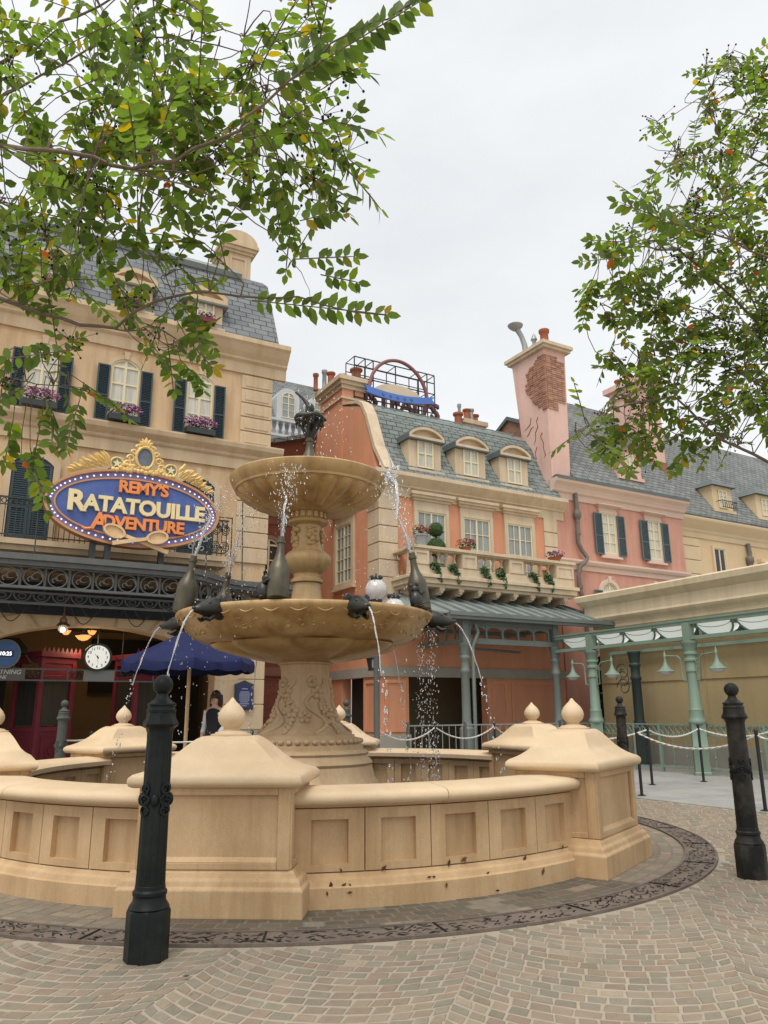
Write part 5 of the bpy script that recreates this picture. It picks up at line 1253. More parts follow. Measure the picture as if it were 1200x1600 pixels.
# gabled dormer
def dormer_gable(par, s, z0, w, h, yf, yb, wallm, roofm, ww, wh, hip=False):
    m = MB(); m.prism([(s-w/2,z0),(s+w/2,z0),(s+w/2,z0+h*.72),(s,z0+h),(s-w/2,z0+h*.72)] if not hip else [(s-w/2,z0),(s+w/2,z0),(s+w/2,z0+h*.74),(s-w/2,z0+h*.74)], yf, yb); d_ = m.build('dormer', wallm, par)
    m = MB()
    if not hip:
        for sg in (-1,1): m.prism([(s,z0+h+.02),(s,z0+h+.10),(s+sg*(w/2+.16),z0+h*.72-.02),(s+sg*(w/2+.16),z0+h*.72-.10)], yf-.16, yb+.25)
    else:
        e = w/2+.14; z1 = z0+h*.74; m.add([(s-e,yf-.16,z1),(s+e,yf-.16,z1),(s+e,yb+.3,z1),(s-e,yb+.3,z1),(s-.16,yf+.25,z0+h),(s+.16,yf+.25,z0+h),(s+.16,yb+.3,z0+h),(s-.16,yb+.3,z0+h)],[(3,2,1,0),(4,5,6,7),(0,1,5,4),(1,2,6,5),(2,3,7,6),(3,0,4,7)])
    m.build('dormer_roof', roofm, d_)
    m = MB(); m.box(s-w/2-.05,s+w/2+.05,yf-.09,yf+.05,z0-.06,z0+.06); m.build('sill', wallm, d_)
    window(d_, s, z0+.14, ww, wh, yf, cols=2, rows=3, flat=True)
    return d_
dormer_gable(K, 20.35, 9.18, 1.15, 1.22, 18.0, 19.6, palepink, lead, .42, .78)
# party-wall chimney, stucco fallen away to brick at the corner
m = MB()
cv = lambda s, t: (s, t)
sec = [(8.55,16.62,17.42,17.9,19.15),(10.5,16.60,17.46,17.88,19.25),(13.2,16.55,17.5,17.84,19.5)]
vs = []
for (z, s0, s1, t0, t1) in sec: vs += [(s0,t0,z),(s1,t0,z),(s1,t1,z),(s0,t1,z)]
fs = [(3,2,1,0),(8,9,10,11)]+[(4*i+j,4*i+(j+1)%4,4*i+4+(j+1)%4,4*i+4+j) for i in range(2) for j in range(4)]
m.add(vs, fs); ch = m.build('chimney', palepink, K)
m = MB(); m.box(16.43,17.64,17.70,19.62,13.2,13.30); m.box(16.36,17.70,17.63,19.7,13.30,13.42); m.build('chimney_cap', pale, ch)
def chs(z): f = (z-8.55)/4.65; return (16.62-.07*f, 17.42+.08*f, 17.9-.06*f, 19.15+.35*f)
rb = random.Random(9); m = MB()
zz = 11.05
while zz < 12.98:                                          # courses of exposed brick, ragged outline
    f = (zz-11.05)/1.93; depth = .22+.72*math.sin(min(1,f*1.25)*PI*.62)**.8 if f < .8 else .75-(f-.8)*2.0
    depth = max(.1, depth+rb.uniform(-.1,.1)); s0, s1, t0, t1 = chs(zz); t = t0-.012
    off = rb.uniform(0,.1)
    while t < t0+depth:
        k = rb.uniform(.75,1.2); m.box(s0-.02-rb.uniform(0,.018), s0+.05, t+.004, min(t+.20, t0+depth), zz+.004, zz+.066, col=(.42*k,.215*k,.145*k)); t += .212 if t > t0 else .12+off
    fr = (s1-s0)*(.92 if f > .12 and f < .9 else .6); s = s0+.06
    while s < s0+fr-.05:
        k = rb.uniform(.8,1.25); m.box(s, min(s+.20,s0+fr), t0-.02-rb.uniform(0,.015), t0+.05, zz+.004, zz+.066, col=(.44*k,.24*k,.165*k)); s += .212
    zz += .075
m.build('exposed_brick', M('loose_brick',(1,1,1),.9,.15,10,60,.3,attr=True), ch)
m = MB()                                                  # ragged stucco lip and cracks
for (t0_, z0_, dirs) in ((18.35,10.9,[(.10,-.12),(-.06,-.2),(.14,-.18),(.02,-.25),(.1,-.16)]),(18.7,11.0,[(.06,-.22),(.12,-.06),(.2,-.08)]),(18.2,10.3,[(.1,-.1),(-.12,-.25),(.02,-.2),(-.08,-.25),(.1,-.1)]),(18.95,10.4,[(-.12,.1),(-.1,.12),(-.14,.02)]),(18.5,9.9,[(.12,-.2),(-.05,-.2),(.1,-.15)])):
    t, z = t0_, z0_; pts = [(chs(z)[0]+.004,t,z)]
    for dx, dz in dirs: t += dx; z += dz; pts.append((chs(z)[0]+.004,t,z))
    m.tube(pts, [.016]*(len(pts)-1)+[.004], 4)
m.build('crack', M('crack_dark',(.20,.09,.07),.9,.1,5,50,0), ch)
pot(ch,17.05,18.3,13.42,.16,.78,terracotta,1.15)
m = MB(); m.tube([(16.95,19.15,13.4),(16.93,19.2,14.0),(16.85,19.25,14.35),(16.72,19.3,14.6)],[.12,.10,.09,.10],10); m.lathe([(.11,0),(.25,.12),(.28,.19),(.10,.22)],14,(16.66,19.33,14.58)); m.build('stove_flue', galv, ch, smooth=50)
m = MB(); m.lathe([(.07,0),(.075,.3),(.11,.34),(.11,.4),(.07,.42),(.075,.55),(.12,.6),(.05,.78),(0,.86)],12,(16.98,18.75,13.42)); m.build('flue_vent', galv, ch, smooth=50)
m = MB(); m.prismx([(18.0,8.3),(18.0,9.0),(19.3,11.0),(20.0,11.35),(23.5,9.6),(23.5,8.3)],16.70,18.1); m.build('brick_gable', brick, K)
m = MB(); m.prismx([(19.1,10.9),(20.0,11.36),(23.5,9.61),(23.5,9.75),(20.0,11.5),(19.05,11.0)],16.6,18.15); m.build('gable_coping', lead, K)
# second chimney with raked foot between pink and yellow roofs
m = MB(); m.box(22.35,23.3,18.75,20.6,8.8,10.45); m.build('brick_foot', brick, K)
m = MB(); m.box(22.38,23.26,18.8,20.5,10.45,13.7); ch2 = m.build('chimney', palepink, K)
m = MB(); m.box(22.28,23.36,18.7,20.6,13.35,13.42); m.box(22.22,23.42,18.62,20.68,13.7,13.92); m.build('chimney_cap', palepink, ch2)
for (t, r, h) in ((20.3,.17,.42),(19.85,.17,.5),(19.0,.17,.4)): pot(ch2,22.8,t,13.92,r,h,terracotta,1.15)
m = MB(); m.tube([(17.55,17.86,8.25),(17.56,17.84,7.6),(17.52,17.84,7.0),(17.5,17.84,6.6),(17.62,17.82,6.35),(17.8,17.78,6.12),(17.68,17.78,5.95),(17.48,17.8,5.8),(17.42,17.84,5.5),(17.46,17.84,5.0),(17.6,17.84,4.6),(17.62,17.84,3.0)],[.07]*12,8)
m.lathe([(.07,0),(.13,.1),(.13,.25),(.09,.28),(.09,.36)],10,(17.55,17.84,7.35)); m.lathe([(.085,0),(.085,.1)],10,(17.53,17.84,6.85)); m.lathe([(.085,0),(.085,.1)],10,(17.46,17.84,5.1)); m.build('drainpipe', M('pipe_brown_grey',(.17,.15,.13),.6,.2,5,40,.1), K, smooth=60)

# ================================================================== yellow house
YO = (22.75, 18.3, 0)
Yh = thingF('yellow_house', 'yellow stucco house with steep grey slate roof beyond the pink house', 'house', *YO); ROOT[Yh.name] = YO
m = MB(); m.box(22.8,36,18.4,18.7,0,8.0); m.box(22.8,23.1,18.7,24,0,8.0); m.build('wall', yellow, Yh)
m = MB(); cornice(m,22.72,36,18.4,[(.04,7.55),(.06,7.72),(.10,7.78),(.12,7.86),(.24,8.02),(.34,8.16),(.36,8.24),(.33,8.28)]); m.build('cornice', yellowstone, Yh)
m = MB(); m.prismx([(18.05,8.28),(18.05,8.36),(21.2,12.9),(25,12.9),(25,8.3)],23.0,36); rf = m.build('roof', slate, Yh)
quoins(Yh,22.8,24.1,18.4,4.6,7.5,.52,yellowstone,proud=.06)
for s in (25.75,28.4,31.2): dormer_gable(Yh, s, 8.75, 1.15, 1.35, 18.35, 19.9, yellowstone, lead, .5, .72, hip=True)
m = MB()
for s in (25.75,):
    for i in range(8): m.bar((s-.4+.115*i,18.05,8.82),(s-.4+.115*i,18.05,9.1),.014,4)
    m.bar((s-.45,18.05,9.1),(s+.45,18.05,9.1),.018,4); m.bar((s-.45,18.05,8.84),(s+.45,18.05,8.84),.018,4); m.bar((s-.45,18.05,9.1),(s-.45,18.3,9.1),.018,4); m.bar((s+.45,18.05,9.1),(s+.45,18.3,9.1),.018,4)
m.build('dormer_railing', iron, rf)
W1 = window(Yh,25.2,6.25,.62,1.0,18.4,cols=2,rows=1,trim=yellowstone,tw=.09,pane=M('louvre_plum',(.12,.10,.12),.6,.1,3,40,.05))
m = MB()
for sd_ in (0,1):
    z = 6.3
    while z < 7.2: m.add([(24.94+.28*sd_,18.36,z),(25.18+.28*sd_,18.36,z),(25.18+.28*sd_,18.385,z+.035),(24.94+.28*sd_,18.385,z+.035)],[(0,1,2,3)]); z += .055
m.build('louvre', M('louvre_grey',(.13,.12,.14),.6,.1,3,40,.05), W1, recalc=False)
m = MB(); m.tube([(26.9,18.3,7.6),(26.92,18.28,7.2),(26.85,18.28,6.9),(26.9,18.28,5.6)],.08,8); m.lathe([(.08,0),(.15,.12),(.15,.3),(.09,.34)],10,(26.88,18.28,6.75)); m.build('drainpipe', M('pipe_grey',(.17,.15,.13),.6,.2,5,40,.1), Yh, smooth=60)
m = MB(); m.box(27.5,28.6,18.2,18.4,6.9,7.05); 
for i in range(7): m.ball((27.62+.15*i,18.1,6.85),.06,8,6,sz=1.6)
m.build('small_balustrade', yellowstone, Yh)

# ================================================================== low beige building on the right
RO = (16.6, 16.6, 0)
R_ = thingF('low_building', 'low beige building with a deep moulded sandstone cornice behind the walkway', 'building', *RO); ROOT[R_.name] = RO
m = MB(); m.box(16.62,20,2,16.4,0,3.85); m.build('wall', olive, R_)
m = MB(); prof = [(0,3.55),(.04,3.60),(.10,3.64),(.08,3.72),(.12,3.78),(.22,3.86),(.26,3.92),(.24,3.98),(.24,4.25),(.30,4.30),(.42,4.42),(.44,4.56),(.40,4.60)]
vs = []; fs = []; n = len(prof)
for (tt, ss_) in ((2,0),(16.4,1)):
    for (p, z) in prof: vs.append((16.62-p, tt+(p if ss_ else 0), z))
for (p, z) in prof: vs.append((20, 16.4+p, z))
fs = [(i,i+1,n+i+1,n+i) for i in range(n-1)]+[(n+i,n+i+1,2*n+i+1,2*n+i) for i in range(n-1)]
vs += [(20,2,4.60)]; fs.append((n-1, 2*n-1, 3*n-1, 3*n))
m.add(vs, fs); m.build('cornice', sand, R_, recalc=False)
m = MB(); 
for t in (9.4,12.9,15.6): m.box(16.60,16.64,t-.01,t+.01,1.15,3.5)
m.box(16.58,16.63,2,16.4,.95,1.05); m.box(16.59,16.63,2,16.4,2.1,2.12); m.build('wall_moulding', olive, R_)
m = MB(); m.box(16.56,16.63,2,16.4,0,.5); m.build('plinth', greystone, R_)

# green glazed walkway
GC = thingF('glazed_walkway', 'sage green walkway canopy with scalloped frosted glass on fat round pillars', 'canopy', 14.47, 12.0, 0)
m = MB(); m.box(14.42,14.52,5.0,15.85,3.20,3.27); m.box(14.40,14.54,5.0,15.85,3.27,3.31); m.box(14.42,14.52,5.0,15.85,2.86,2.94); m.box(16.40,16.50,5.0,15.85,3.20,3.3); m.box(16.40,16.5,5,15.85,2.86,2.94)
m.build('beam', sea, GC)
cens = [15.25,14.05,13.08,12.1,10.98,9.96,8.9,7.9,6.9]
gm = MB(); rm_ = MB()
for c in cens:
    hw, sg = .46, .34; arc = [(c+hw*math.cos(PI+PI*i/14), 3.24+sg*math.sin(PI+PI*i/14)) for i in range(15)]
    vs = [(14.56,t,3.245) for t, z in arc]+[(14.57+.22*(3.24-z)/sg,t,z) for t, z in arc]; gm.add(vs, [(i,i+1,16+i,15+i) for i in range(14)])
    vs = [(14.57+.22*(3.24-z)/sg,t,z) for t, z in arc]+[(15.1+.5*(3.24-z)/sg,t,3.245) for t, z in arc]; gm.add(vs, [(i,i+1,16+i,15+i) for i in range(14)])
    rm_.tube([(14.57+.22*(3.24-z)/sg,t,z-.012) for t, z in arc], .024, 4); rm_.tube([(14.56+.088*(3.24-z)/sg,t,3.245-(3.245-z)*.4) for t, z in arc], .008, 4)
    for te in (c-.5, c+.5): rm_.box(14.5,16.42,te-.02,te+.02,3.14,3.22)
sp_ = MB()
for c in cens:
    for sg_ in (-1,1):
        q = [(14.86,c+sg_*.52,3.22),(14.86,c+sg_*.52,2.93)]+[(14.86,c+sg_*.46*math.sin(k*PI/16),3.24-.34*math.cos(k*PI/16)-.01) for k in range(0,8)]+[(14.86,c+sg_*.46,3.22)]
        sp_.add(q, [tuple(range(len(q)))])
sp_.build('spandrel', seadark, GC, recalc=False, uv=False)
gm.build('glass_vault', frost, GC, recalc=False, smooth=60, uv=False); rm_.build('glazing_bar', sea, GC)
for t in (14.56, 11.57, 8.57):
    m = MB(); s = 14.47
    m.lathe([(.235,0),(.235,.06),(.21,.08),(.21,.55),(.225,.57),(.225,.60),(.205,.62),(.205,1.05),(.215,1.07)],4,(s,t,0)) 
    m.lathe([(.17,1.05),(.19,1.08),(.19,1.12),(.165,1.16),(.15,1.2),(.148,1.35),(.15,1.36),(.125,1.40),(.112,2.15),(.13,2.17),(.13,2.22),(.12,2.24),(.12,2.38),(.15,2.40),(.15,2.44),(.125,2.46),(.125,2.52),(.15,2.54),(.15,2.58),(.13,2.6),(.165,2.75),(.19,2.78),(.19,2.83)],24,(s,t,0)); m.box(s-.09,s+.09,t-.09,t+.09,2.83,3.24)
    m.build('post', sea, GC, smooth=40)
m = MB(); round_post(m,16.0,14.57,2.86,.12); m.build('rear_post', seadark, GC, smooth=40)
m = MB()
for q in range(3): m.tube([(16.0,15.0+.25*math.cos(i*.5)*(1-i/22), 2.35-.2*q+.25*math.sin(i*.5)*(1-i/22)) for i in range(18)],.014,4)
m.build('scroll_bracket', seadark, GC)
LB_ = ['left of the far sage pillar','right of the far sage pillar','left of the near sage pillar','right of the near sage pillar']; li = 0
for t in (14.56, 11.57):
    for sg in (1,-1):
        s = 14.47; l_ = thingF('pillar_lamp','sage green cone lamp on a bent arm '+LB_[li],'lamp',s,t,2.2,'cone lamps on the sage pillars'); li += 1
        tt = t+sg*.68; m = MB(); m.tube([(s-.02,t+sg*.14,1.98),(s-.03,t+sg*.24,2.0),(s-.03,t+sg*.25,2.45),(s-.03,t+sg*.32,2.52),(s-.03,tt,2.55)],.018,6); m.tube([(s-.02,t+sg*.14,2.36),(s-.03,t+sg*.24,2.36)],.016,6); m.tube([(s-.02,t+sg*.14,1.98),(s-.02,t+sg*.14,2.45)],.014,6); m.lathe([(.03,0),(.03,.09),(.012,.1),(.012,.16)],8,(s-.03,tt,2.51)); m.build('arm', sea, l_, smooth=60)
        m = MB(); m.lathe([(.02,2.52),(.03,2.44),(.06,2.34),(.12,2.26),(.19,2.215),(.20,2.20),(.17,2.20)],24,(s-.03,tt,0)); m.build('shade', sea, l_, smooth=50)
        m = MB(); m.ball((s-.03,tt,2.20),.155,18,8,sz=.55); m.build('glass', globe_m, l_, smooth=80)
# sage railing
FN = thingF('railing','sage green metal railing with crossed top panel beneath the walkway','railing',14.62,11.5,0)
m = MB(); s = 14.62
for z in (1.03,.80,.10): m.box(s-.018,s+.018,5,15.9,z,z+.03)
t = 5.0
while t < 15.9:
    m.bar((s,t,.83),(s,t+.15,1.03),.008,4); m.bar((s,t+.15,.83),(s,t,1.03),.008,4); m.bar((s,t+.15,.83),(s,t+.15,1.03),.008,4); t += .15
t = 5.2; k = 0
while t < 15.9:
    m.bar((s,t,.1),(s,t,.82),.010,5); m.ball((s,t,.36 if k%2 else .52),.024,8,6); t += .36; k += 1
m.build('rail', sea, FN)
for t in (5.6,7.1,10.1,12.75,13.5,15.7):
    m = MB(); m.box(s-.03,s+.03,t-.03,t+.03,0,1.06); m.build('post', sea, FN)
# dark clipped shrub in the shaded corner
sh = thingF('dark_shrub','dark shaded shrub in the corner behind the far sage pillar','shrub',17.4,16.95,0)
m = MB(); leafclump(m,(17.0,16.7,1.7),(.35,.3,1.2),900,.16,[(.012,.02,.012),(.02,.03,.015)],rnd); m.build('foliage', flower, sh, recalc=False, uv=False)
m = MB(); m.tube([(17.0,16.7,0),(17.0,16.7,1.6)],.06,6); m.build('stem', bark, sh)

# ================================================================== things behind: brick house, far grey block
BH = thingF('brick_house','dark red brick house in the gap behind the cream house','house',8.6,22.5,0)
m = MB(); m.box(6.0,10.3,22.5,26,0,9.0); m.prism([(6.0,9.0),(10.3,9.0),(10.3,10.35)],22.5,26); m.build('wall', redwall, BH)
m = MB(); m.prism([(5.7,8.9),(5.7,9.02),(10.3,10.5),(10.3,10.35)],22.2,26); m.build('roof', slate, BH)
m = MB(); btrim = M('brown_trim',(.26,.13,.09),.85,.1,2,30,.1)
for pr in ([(.03,7.2),(.08,7.4),(.16,7.5),(.18,7.6)],[(.03,3.6),(.06,3.75),(.1,3.8)],[(.03,2.4),(.1,2.45),(.1,2.7)]):
    m = MB(); cornice(m,6.0,10.3,22.5,pr); m.build('string_course', btrim, BH)
window(BH,8.75,5.0,.7,1.7,22.5,rise=.2,cols=2,rows=3,trim=M('brown_stone',(.30,.20,.14),.85,.1,2,30,.1),tw=.12,pane=pane_dark)
FB = thingF('grey_building','pale grey building with slate roof far behind between the houses','building',18,42,0)
farstone = M('far_stone',(.52,.53,.54),.85,.06,.6,10,.05); 
m = MB(); m.box(12,24,42,50,0,18.9); m.build('wall', farstone, FB)
m = MB(); m.prismx([(41.7,18.9),(44,22.6),(50,22.6),(50,18.9)],12,24); m.build('roof', slate, FB)
for s in (15.0,17.2,19.4): 
    window(FB,s,15.2,1.1,2.2,42,rise=.3,cols=2,rows=3,trim=farstone,tw=.25,pane=pane_grey); d_ = MB(); d_.prism(arch_poly(s,18.7,1.5,2.3,.6),41.6,44); dd = d_.build('dormer', farstone, FB); window(dd,s,19.0,.9,1.7,41.6,rise=.3,cols=2,rows=3,pane=pane_grey,flat=True)
m = MB(); m.box(12,24,41.2,41.5,18.6,18.75); m.box(12,24,41.2,41.5,17.6,17.75); x = 12.2
while x < 24: m.lathe([(.06,17.75),(.13,18.0),(.07,18.35),(.1,18.6)],8,(x,41.35,0)); x += .42
m.build('balustrade', farstone, FB)

# ================================================================== lamp post, ropes, fence, parasol, person
lp = thing('lamp_post','grey lamp post with round opal globes and small crowns','lamp post',(-.17,15.5,0))
m = MB(); m.lathe([(.13,0),(.13,.5),(.08,.55),(.06,.62),(.055,3.2),(.075,3.24),(.05,3.3),(.04,3.45),(.11,3.5),(.12,3.55)],16)
for sg in (1,): m.tube([(0,0,2.85),(sg*.12,0,2.82),(sg*.22,0,2.88),(sg*.34,0,2.98),(sg*.36,0,3.04)],.022,6); m.tube([(sg*(.2+.09*math.cos(i*.6)*(1-i/16)),0,3.25+.09*math.sin(i*.6)*(1-i/16)) for i in range(13)],.014,5)
m.build('post', ironG, lp, smooth=40)
for (x, z, sc_) in ((0,3.75,.225),(.36,3.36,.225)):
    m = MB(); m.ball((x,0,z), sc_, 28, 18); g_ = m.build('globe', globe_m, lp, smooth=80)
    m = MB(); m.lathe([(.12,z-.24),(.13,z-.20),(.09,z-.19)],16,(x,0,0)); m.lathe([(.10,z+.20),(.12,z+.225),(.05,z+.24),(.015,z+.27),(.02,z+.33),(0,z+.34)],16,(x,0,0))
    for q in range(8): a = q*PI/4; m.ball((x+.11*math.cos(a),.11*math.sin(a),z+.26),.03,6,5,sz=1.4)
    m.build('crown', iron, g_, smooth=50)
def rope_post(label, s, t, group, h=1.07):
    p_ = thingF('rope_post', label, 'post', s, t, 0, group)
    m = MB(); m.lathe([(.025,.02),(.025,h-.02),(.032,h-.02),(.032,h),(.02,h+.02),(0,h+.025)],12,(s,t,0)); m.build('pole', postblack, p_, smooth=40)
    m = MB(); m.lathe([(.07,0),(.07,.012),(.035,.025)],16,(s,t,0)); m.build('foot', postblack, p_, smooth=40)
def st_(x, y): return (x*C30+y*S30, -x*S30+y*C30)
R1 = [((4.17,13.3),'black rope post nearest the right fountain pier'),((4.97,15.17),'black rope post just right of the pier, second from left'),((6.16,15.75),'black rope post before the near sage pillar'),((5.20,11.24),'black rope post half hidden behind the right-hand bollard')]
for (x, y), lb_ in R1: rope_post(lb_, *st_(x,y), 'rope posts on the grey pavement')
def rope(a, b, sag, label, group, z=1.0, twist=True, r=.0115):
    A = W(*st_(*a), z); A = Vector((a[0],a[1],z)); Bv = Vector((b[0],b[1],z)); pts = []
    n = 40
    for i in range(n+1):
        f = i/n; p = A.lerp(Bv, f); p.z -= sag*4*f*(1-f); pts.append(p)
    m = MB()
    if twist:
        for ph in (0, PI):
            m.tube([p+Vector((0,0,1))*.009*math.sin(i*1.5+ph)+(Bv-A).cross(Vector((0,0,1))).normalized()*.009*math.cos(i*1.5+ph) for i, p in enumerate(pts)], r*.8, 5)
    else: m.tube(pts, r, 5)
    o = m.build('rope', white_rope, None, origin=tuple(A), loc=tuple(A), smooth=60, uv=False); tag(o, label, 'rope', group)
rope((4.97,15.17),(6.16,15.75),.14,'white twisted rope between the post beside the pier and the post before the sage pillar','white ropes on the pavement')
rope((4.17,13.3),(5.20,11.24),.22,'white twisted rope sagging low from the nearest post towards the right bollard','white ropes on the pavement')
rope((6.16,15.75),(7.3,14.9),.14,'white twisted rope running right from the post before the sage pillar','white ropes on the pavement')
rope((3.0,15.4),(4.97,15.17),.18,'white twisted rope behind the right fountain pier','white ropes on the pavement')
rope((5.20,11.24),(6.6,9.6),.2,'white twisted rope leaving the frame at the right','white ropes on the pavement')
R2 = [(8.43,'beneath the globe lamp post'),(9.95,'before the black doorway'),(11.62,'left of the grey canopy downpipe'),(12.9,'right of the grey canopy downpipe'),(14.0,'behind the right rear fountain pier')]
for s, wh in R2: rope_post('slim black post holding chain, '+wh, s, 15.0, 'posts before the orange house', 1.1)
for (s, wh), (s2, _) in zip(R2, R2[1:]):
    a, b = W(s,15.0), W(s2,15.0); rope((a.x,a.y),(b.x,b.y),.26,'pale chain swag starting at the post '+wh,'chains before the orange house',1.02,True,.013)
fe = thingF('iron_fence','thin grey iron fence before the dark doorway of the orange house','fence',11.5,15.6,0)
m = MB(); s = 9.6
while s < 14.2: m.bar((s,15.6,.05),(s,15.6,1.05),.010,4); s += .19
m.box(9.6,14.2,15.59,15.61,1.03,1.06); m.box(9.6,14.2,15.59,15.61,.1,.13); m.build('bars', M('fence_grey',(.26,.28,.26),.5,.1,4,40,.05), fe)
m = MB(); 
for s in (9.6,11.2,12.8,14.2): m.box(s-.03,s+.03,15.57,15.63,0,1.12)
m.build('posts', ironG, fe)
R3 = [((-2.27,13.6),'black rope post behind the large front finial'),((-5.0,13.6),'black rope post beside the left grey bollard'),((-6.9,13.2),'black rope post before the dark left opening')]
for (x, y), lb_ in R3: rope_post(lb_, *st_(x,y), 'rope posts before the arch', 1.05)
rope((-5.0,13.6),(-2.27,13.6),.10,'long white rope before the ticket booths','white ropes before the arch',.98,False,.014); rope((-2.27,13.6),(-1.2,14.2),.03,'short white rope beside the fountain pedestal','white ropes before the arch',.98,False,.014); rope((-5.26,13.0),(-5.0,13.6),.02,'short white rope from grey bollard to post','white ropes before the arch',.95,False,.014)
m = MB()
for i in range(16): m.box(3.05+.09*i,3.10+.09*i,17.2,17.24,.05,.95)
m.box(3.0,4.6,17.19,17.25,.95,1.0); soloF(m,'barrier',iron,3.8,17.2,0,'low dark slatted barrier inside the arch behind the white rope','barrier')
um = thing('parasol','navy blue canvas parasol on a wooden pole before the arch','parasol',(-3.72,14.9,-.04),.3)
m = MB(); m.lathe([(.035,0),(.035,2.85)],12); m.build('pole', wood, um, smooth=40)
m = MB(); m.lathe([(.25,0),(.25,.06),(.06,.1),(.06,.3)],16); m.build('base', iron, um, smooth=40)
n = 8; Rr = 1.22; m = MB(); vs = [(0,0,2.98)]; prof = [(.35,2.80),(.75,2.60),(1.1,2.44),(Rr,2.36),(Rr+.02,2.28),(Rr+.01,2.16)]
sub = 8
for (r, z) in prof:
    for i in range(n*sub):
        a = 2*PI*i/(n*sub); f = (i % sub)/sub; d_ = abs(math.sin(PI*f)); rr_ = r*(math.cos(PI/n)/math.cos((f-.5)*2*PI/n))
        vs.append((rr_*math.cos(a), rr_*math.sin(a), z-(.05*d_*r if z > 2.3 else 0)+(.045*d_ if z < 2.2 else 0)*0 -(.035*abs(math.sin(PI*f*2)) if z < 2.2 else 0)))
k = n*sub; fs = [(0,1+i,1+(i+1)%k) for i in range(k)]+[(1+j*k+i,1+(j+1)*k+i,1+(j+1)*k+(i+1)%k,1+j*k+(i+1)%k) for j in range(len(prof)-1) for i in range(k)]
m.add(vs, fs); m.build('canopy', navy, um, smooth=35, recalc=False)
m = MB(); 
for q in range(n): a = 2*PI*q/n; m.tube([(0,0,2.85),(Rr*.98*math.cos(a),Rr*.98*math.sin(a),2.33)],.012,4)
m.build('rib', wood, um)
pq = thingF('notice_board','dark blue framed notice on the cream pier behind the woman','sign',6.45,17.9,1.75)
m = MB(); m.prism([(6.22,1.42),(6.68,1.42),(6.68,2.02),(6.56,2.06),(6.45,2.11),(6.34,2.06),(6.22,2.02)],17.82,17.9); m.build('frame', iron, pq, bevel=.01)
m = MB(); m.box(6.26,6.64,17.81,17.83,1.46,2.0); m.build('panel', M('notice_navy',(.03,.04,.13),.5,.1,3,40,.02), pq)
m = MB(); 
for i, w_ in enumerate((.14,.22,.26,.26,.25,.26,.2,.24,.12)): m.box(6.45-w_/2,6.45+w_/2,17.806,17.812,1.90-.045*i-(.03 if i else 0),1.918-.045*i-(.03 if i else 0))
m.build('text_lines', M('notice_text',(.35,.37,.5),.6,.05,3,40,0), pq)
# woman walking behind the fountain
def skinned(name, verts, edges, radii, mat, parent, sub=2):
    me = bpy.data.meshes.new(name); me.from_pydata(verts, edges, []); ob = bpy.data.objects.new(name, me); COL.objects.link(ob); ob.parent = parent
    s_ = ob.modifiers.new('skin','SKIN'); 
    for i, r in enumerate(radii):
        v_ = me.skin_vertices[0].data[i]; v_.radius = (r, r) if not isinstance(r, tuple) else r; v_.use_root = (i == 0)
    s_.use_smooth_shade = True; b_ = ob.modifiers.new('sub','SUBSURF'); b_.levels = sub; b_.render_levels = sub
    me.materials.append(mat); return ob
pe = thing('person','dark-haired woman in black with white sleeve standing behind the front finial','person',(-3.13,14.6,0),math.radians(-20))
V = [(0,0,.95),(0,0,1.12),(0,.0,1.30),(0,.0,1.42),(0,-.01,1.50),(0,-.02,1.56),(0,-.03,1.64),
     (-.10,0,.90),(-.10,-.01,.50),(-.10,.02,.08),(-.10,-.12,.03),(.10,0,.90),(.10,-.01,.50),(.10,.02,.08),(.10,-.12,.03),
     (-.17,0,1.40),(-.22,.02,1.14),(-.20,-.10,.93),(-.19,-.15,.85),(.17,0,1.40),(.23,.0,1.14),(.17,-.14,.98),(.15,-.19,.92)]
E_ = [(0,1),(1,2),(2,3),(3,4),(4,5),(5,6),(0,7),(7,8),(8,9),(9,10),(0,11),(11,12),(12,13),(13,14),(3,15),(15,16),(16,17),(17,18),(3,19),(19,20),(20,21),(21,22)]
Rd = [(.13,.10),(.11,.09),(.13,.10),(.09,.07),.045,.075,(.075,.088),.08,.055,.035,.03,.08,.055,.035,.03,.055,.04,.03,.03,.055,.04,.03,.03]
if not V: pass
if True:
    me_ok = True
    try:
        skinned('body', V, E_, Rd, skin, pe)
    except Exception as ex:
        print('skin failed', ex)
m = MB(); m.lathe([(.17,.50),(.165,.80),(.155,.95),(.128,1.10),(.15,1.27),(.155,1.36),(.12,1.42),(.06,1.46)],20,sx=1.15,sy=.85); m.build('dress', cloth_k, pe, smooth=60)
m = MB(); m.tube([(-.16,0,1.40),(-.215,.02,1.14),(-.2,-.07,1.0)],[.07,.055,.045],10); m.tube([(.16,0,1.40),(.225,0,1.14),(.18,-.1,1.02)],[.07,.055,.045],10); m.build('sleeve', cloth_w, pe, smooth=60)
m = MB(); m.ball((0,.015,1.665),.098,16,12,sz=1.08,sx=.95); m.tube([(-.075,.03,1.68),(-.095,.03,1.55),(-.10,.02,1.40)],[.05,.045,.02],8); m.tube([(.075,.03,1.68),(.095,.03,1.55),(.10,.02,1.40)],[.05,.045,.02],8); m.tube([(0,.07,1.68),(0,.085,1.5),(0,.09,1.36)],[.09,.085,.04],10); m.build('hair', hair, pe, smooth=60)
m = MB(); m.ball((0,-.115,1.615),.014,6,5,sz=1.5); m.ball((-.03,-.102,1.645),.011,6,5,sx=1.4); m.ball((.03,-.102,1.645),.011,6,5,sx=1.4); m.ball((0,-.104,1.575),.018,6,5,sz=.4); m.build('facial_features', M('lip_brown',(.22,.08,.06),.5,.1,5,50,0), pe, smooth=60)

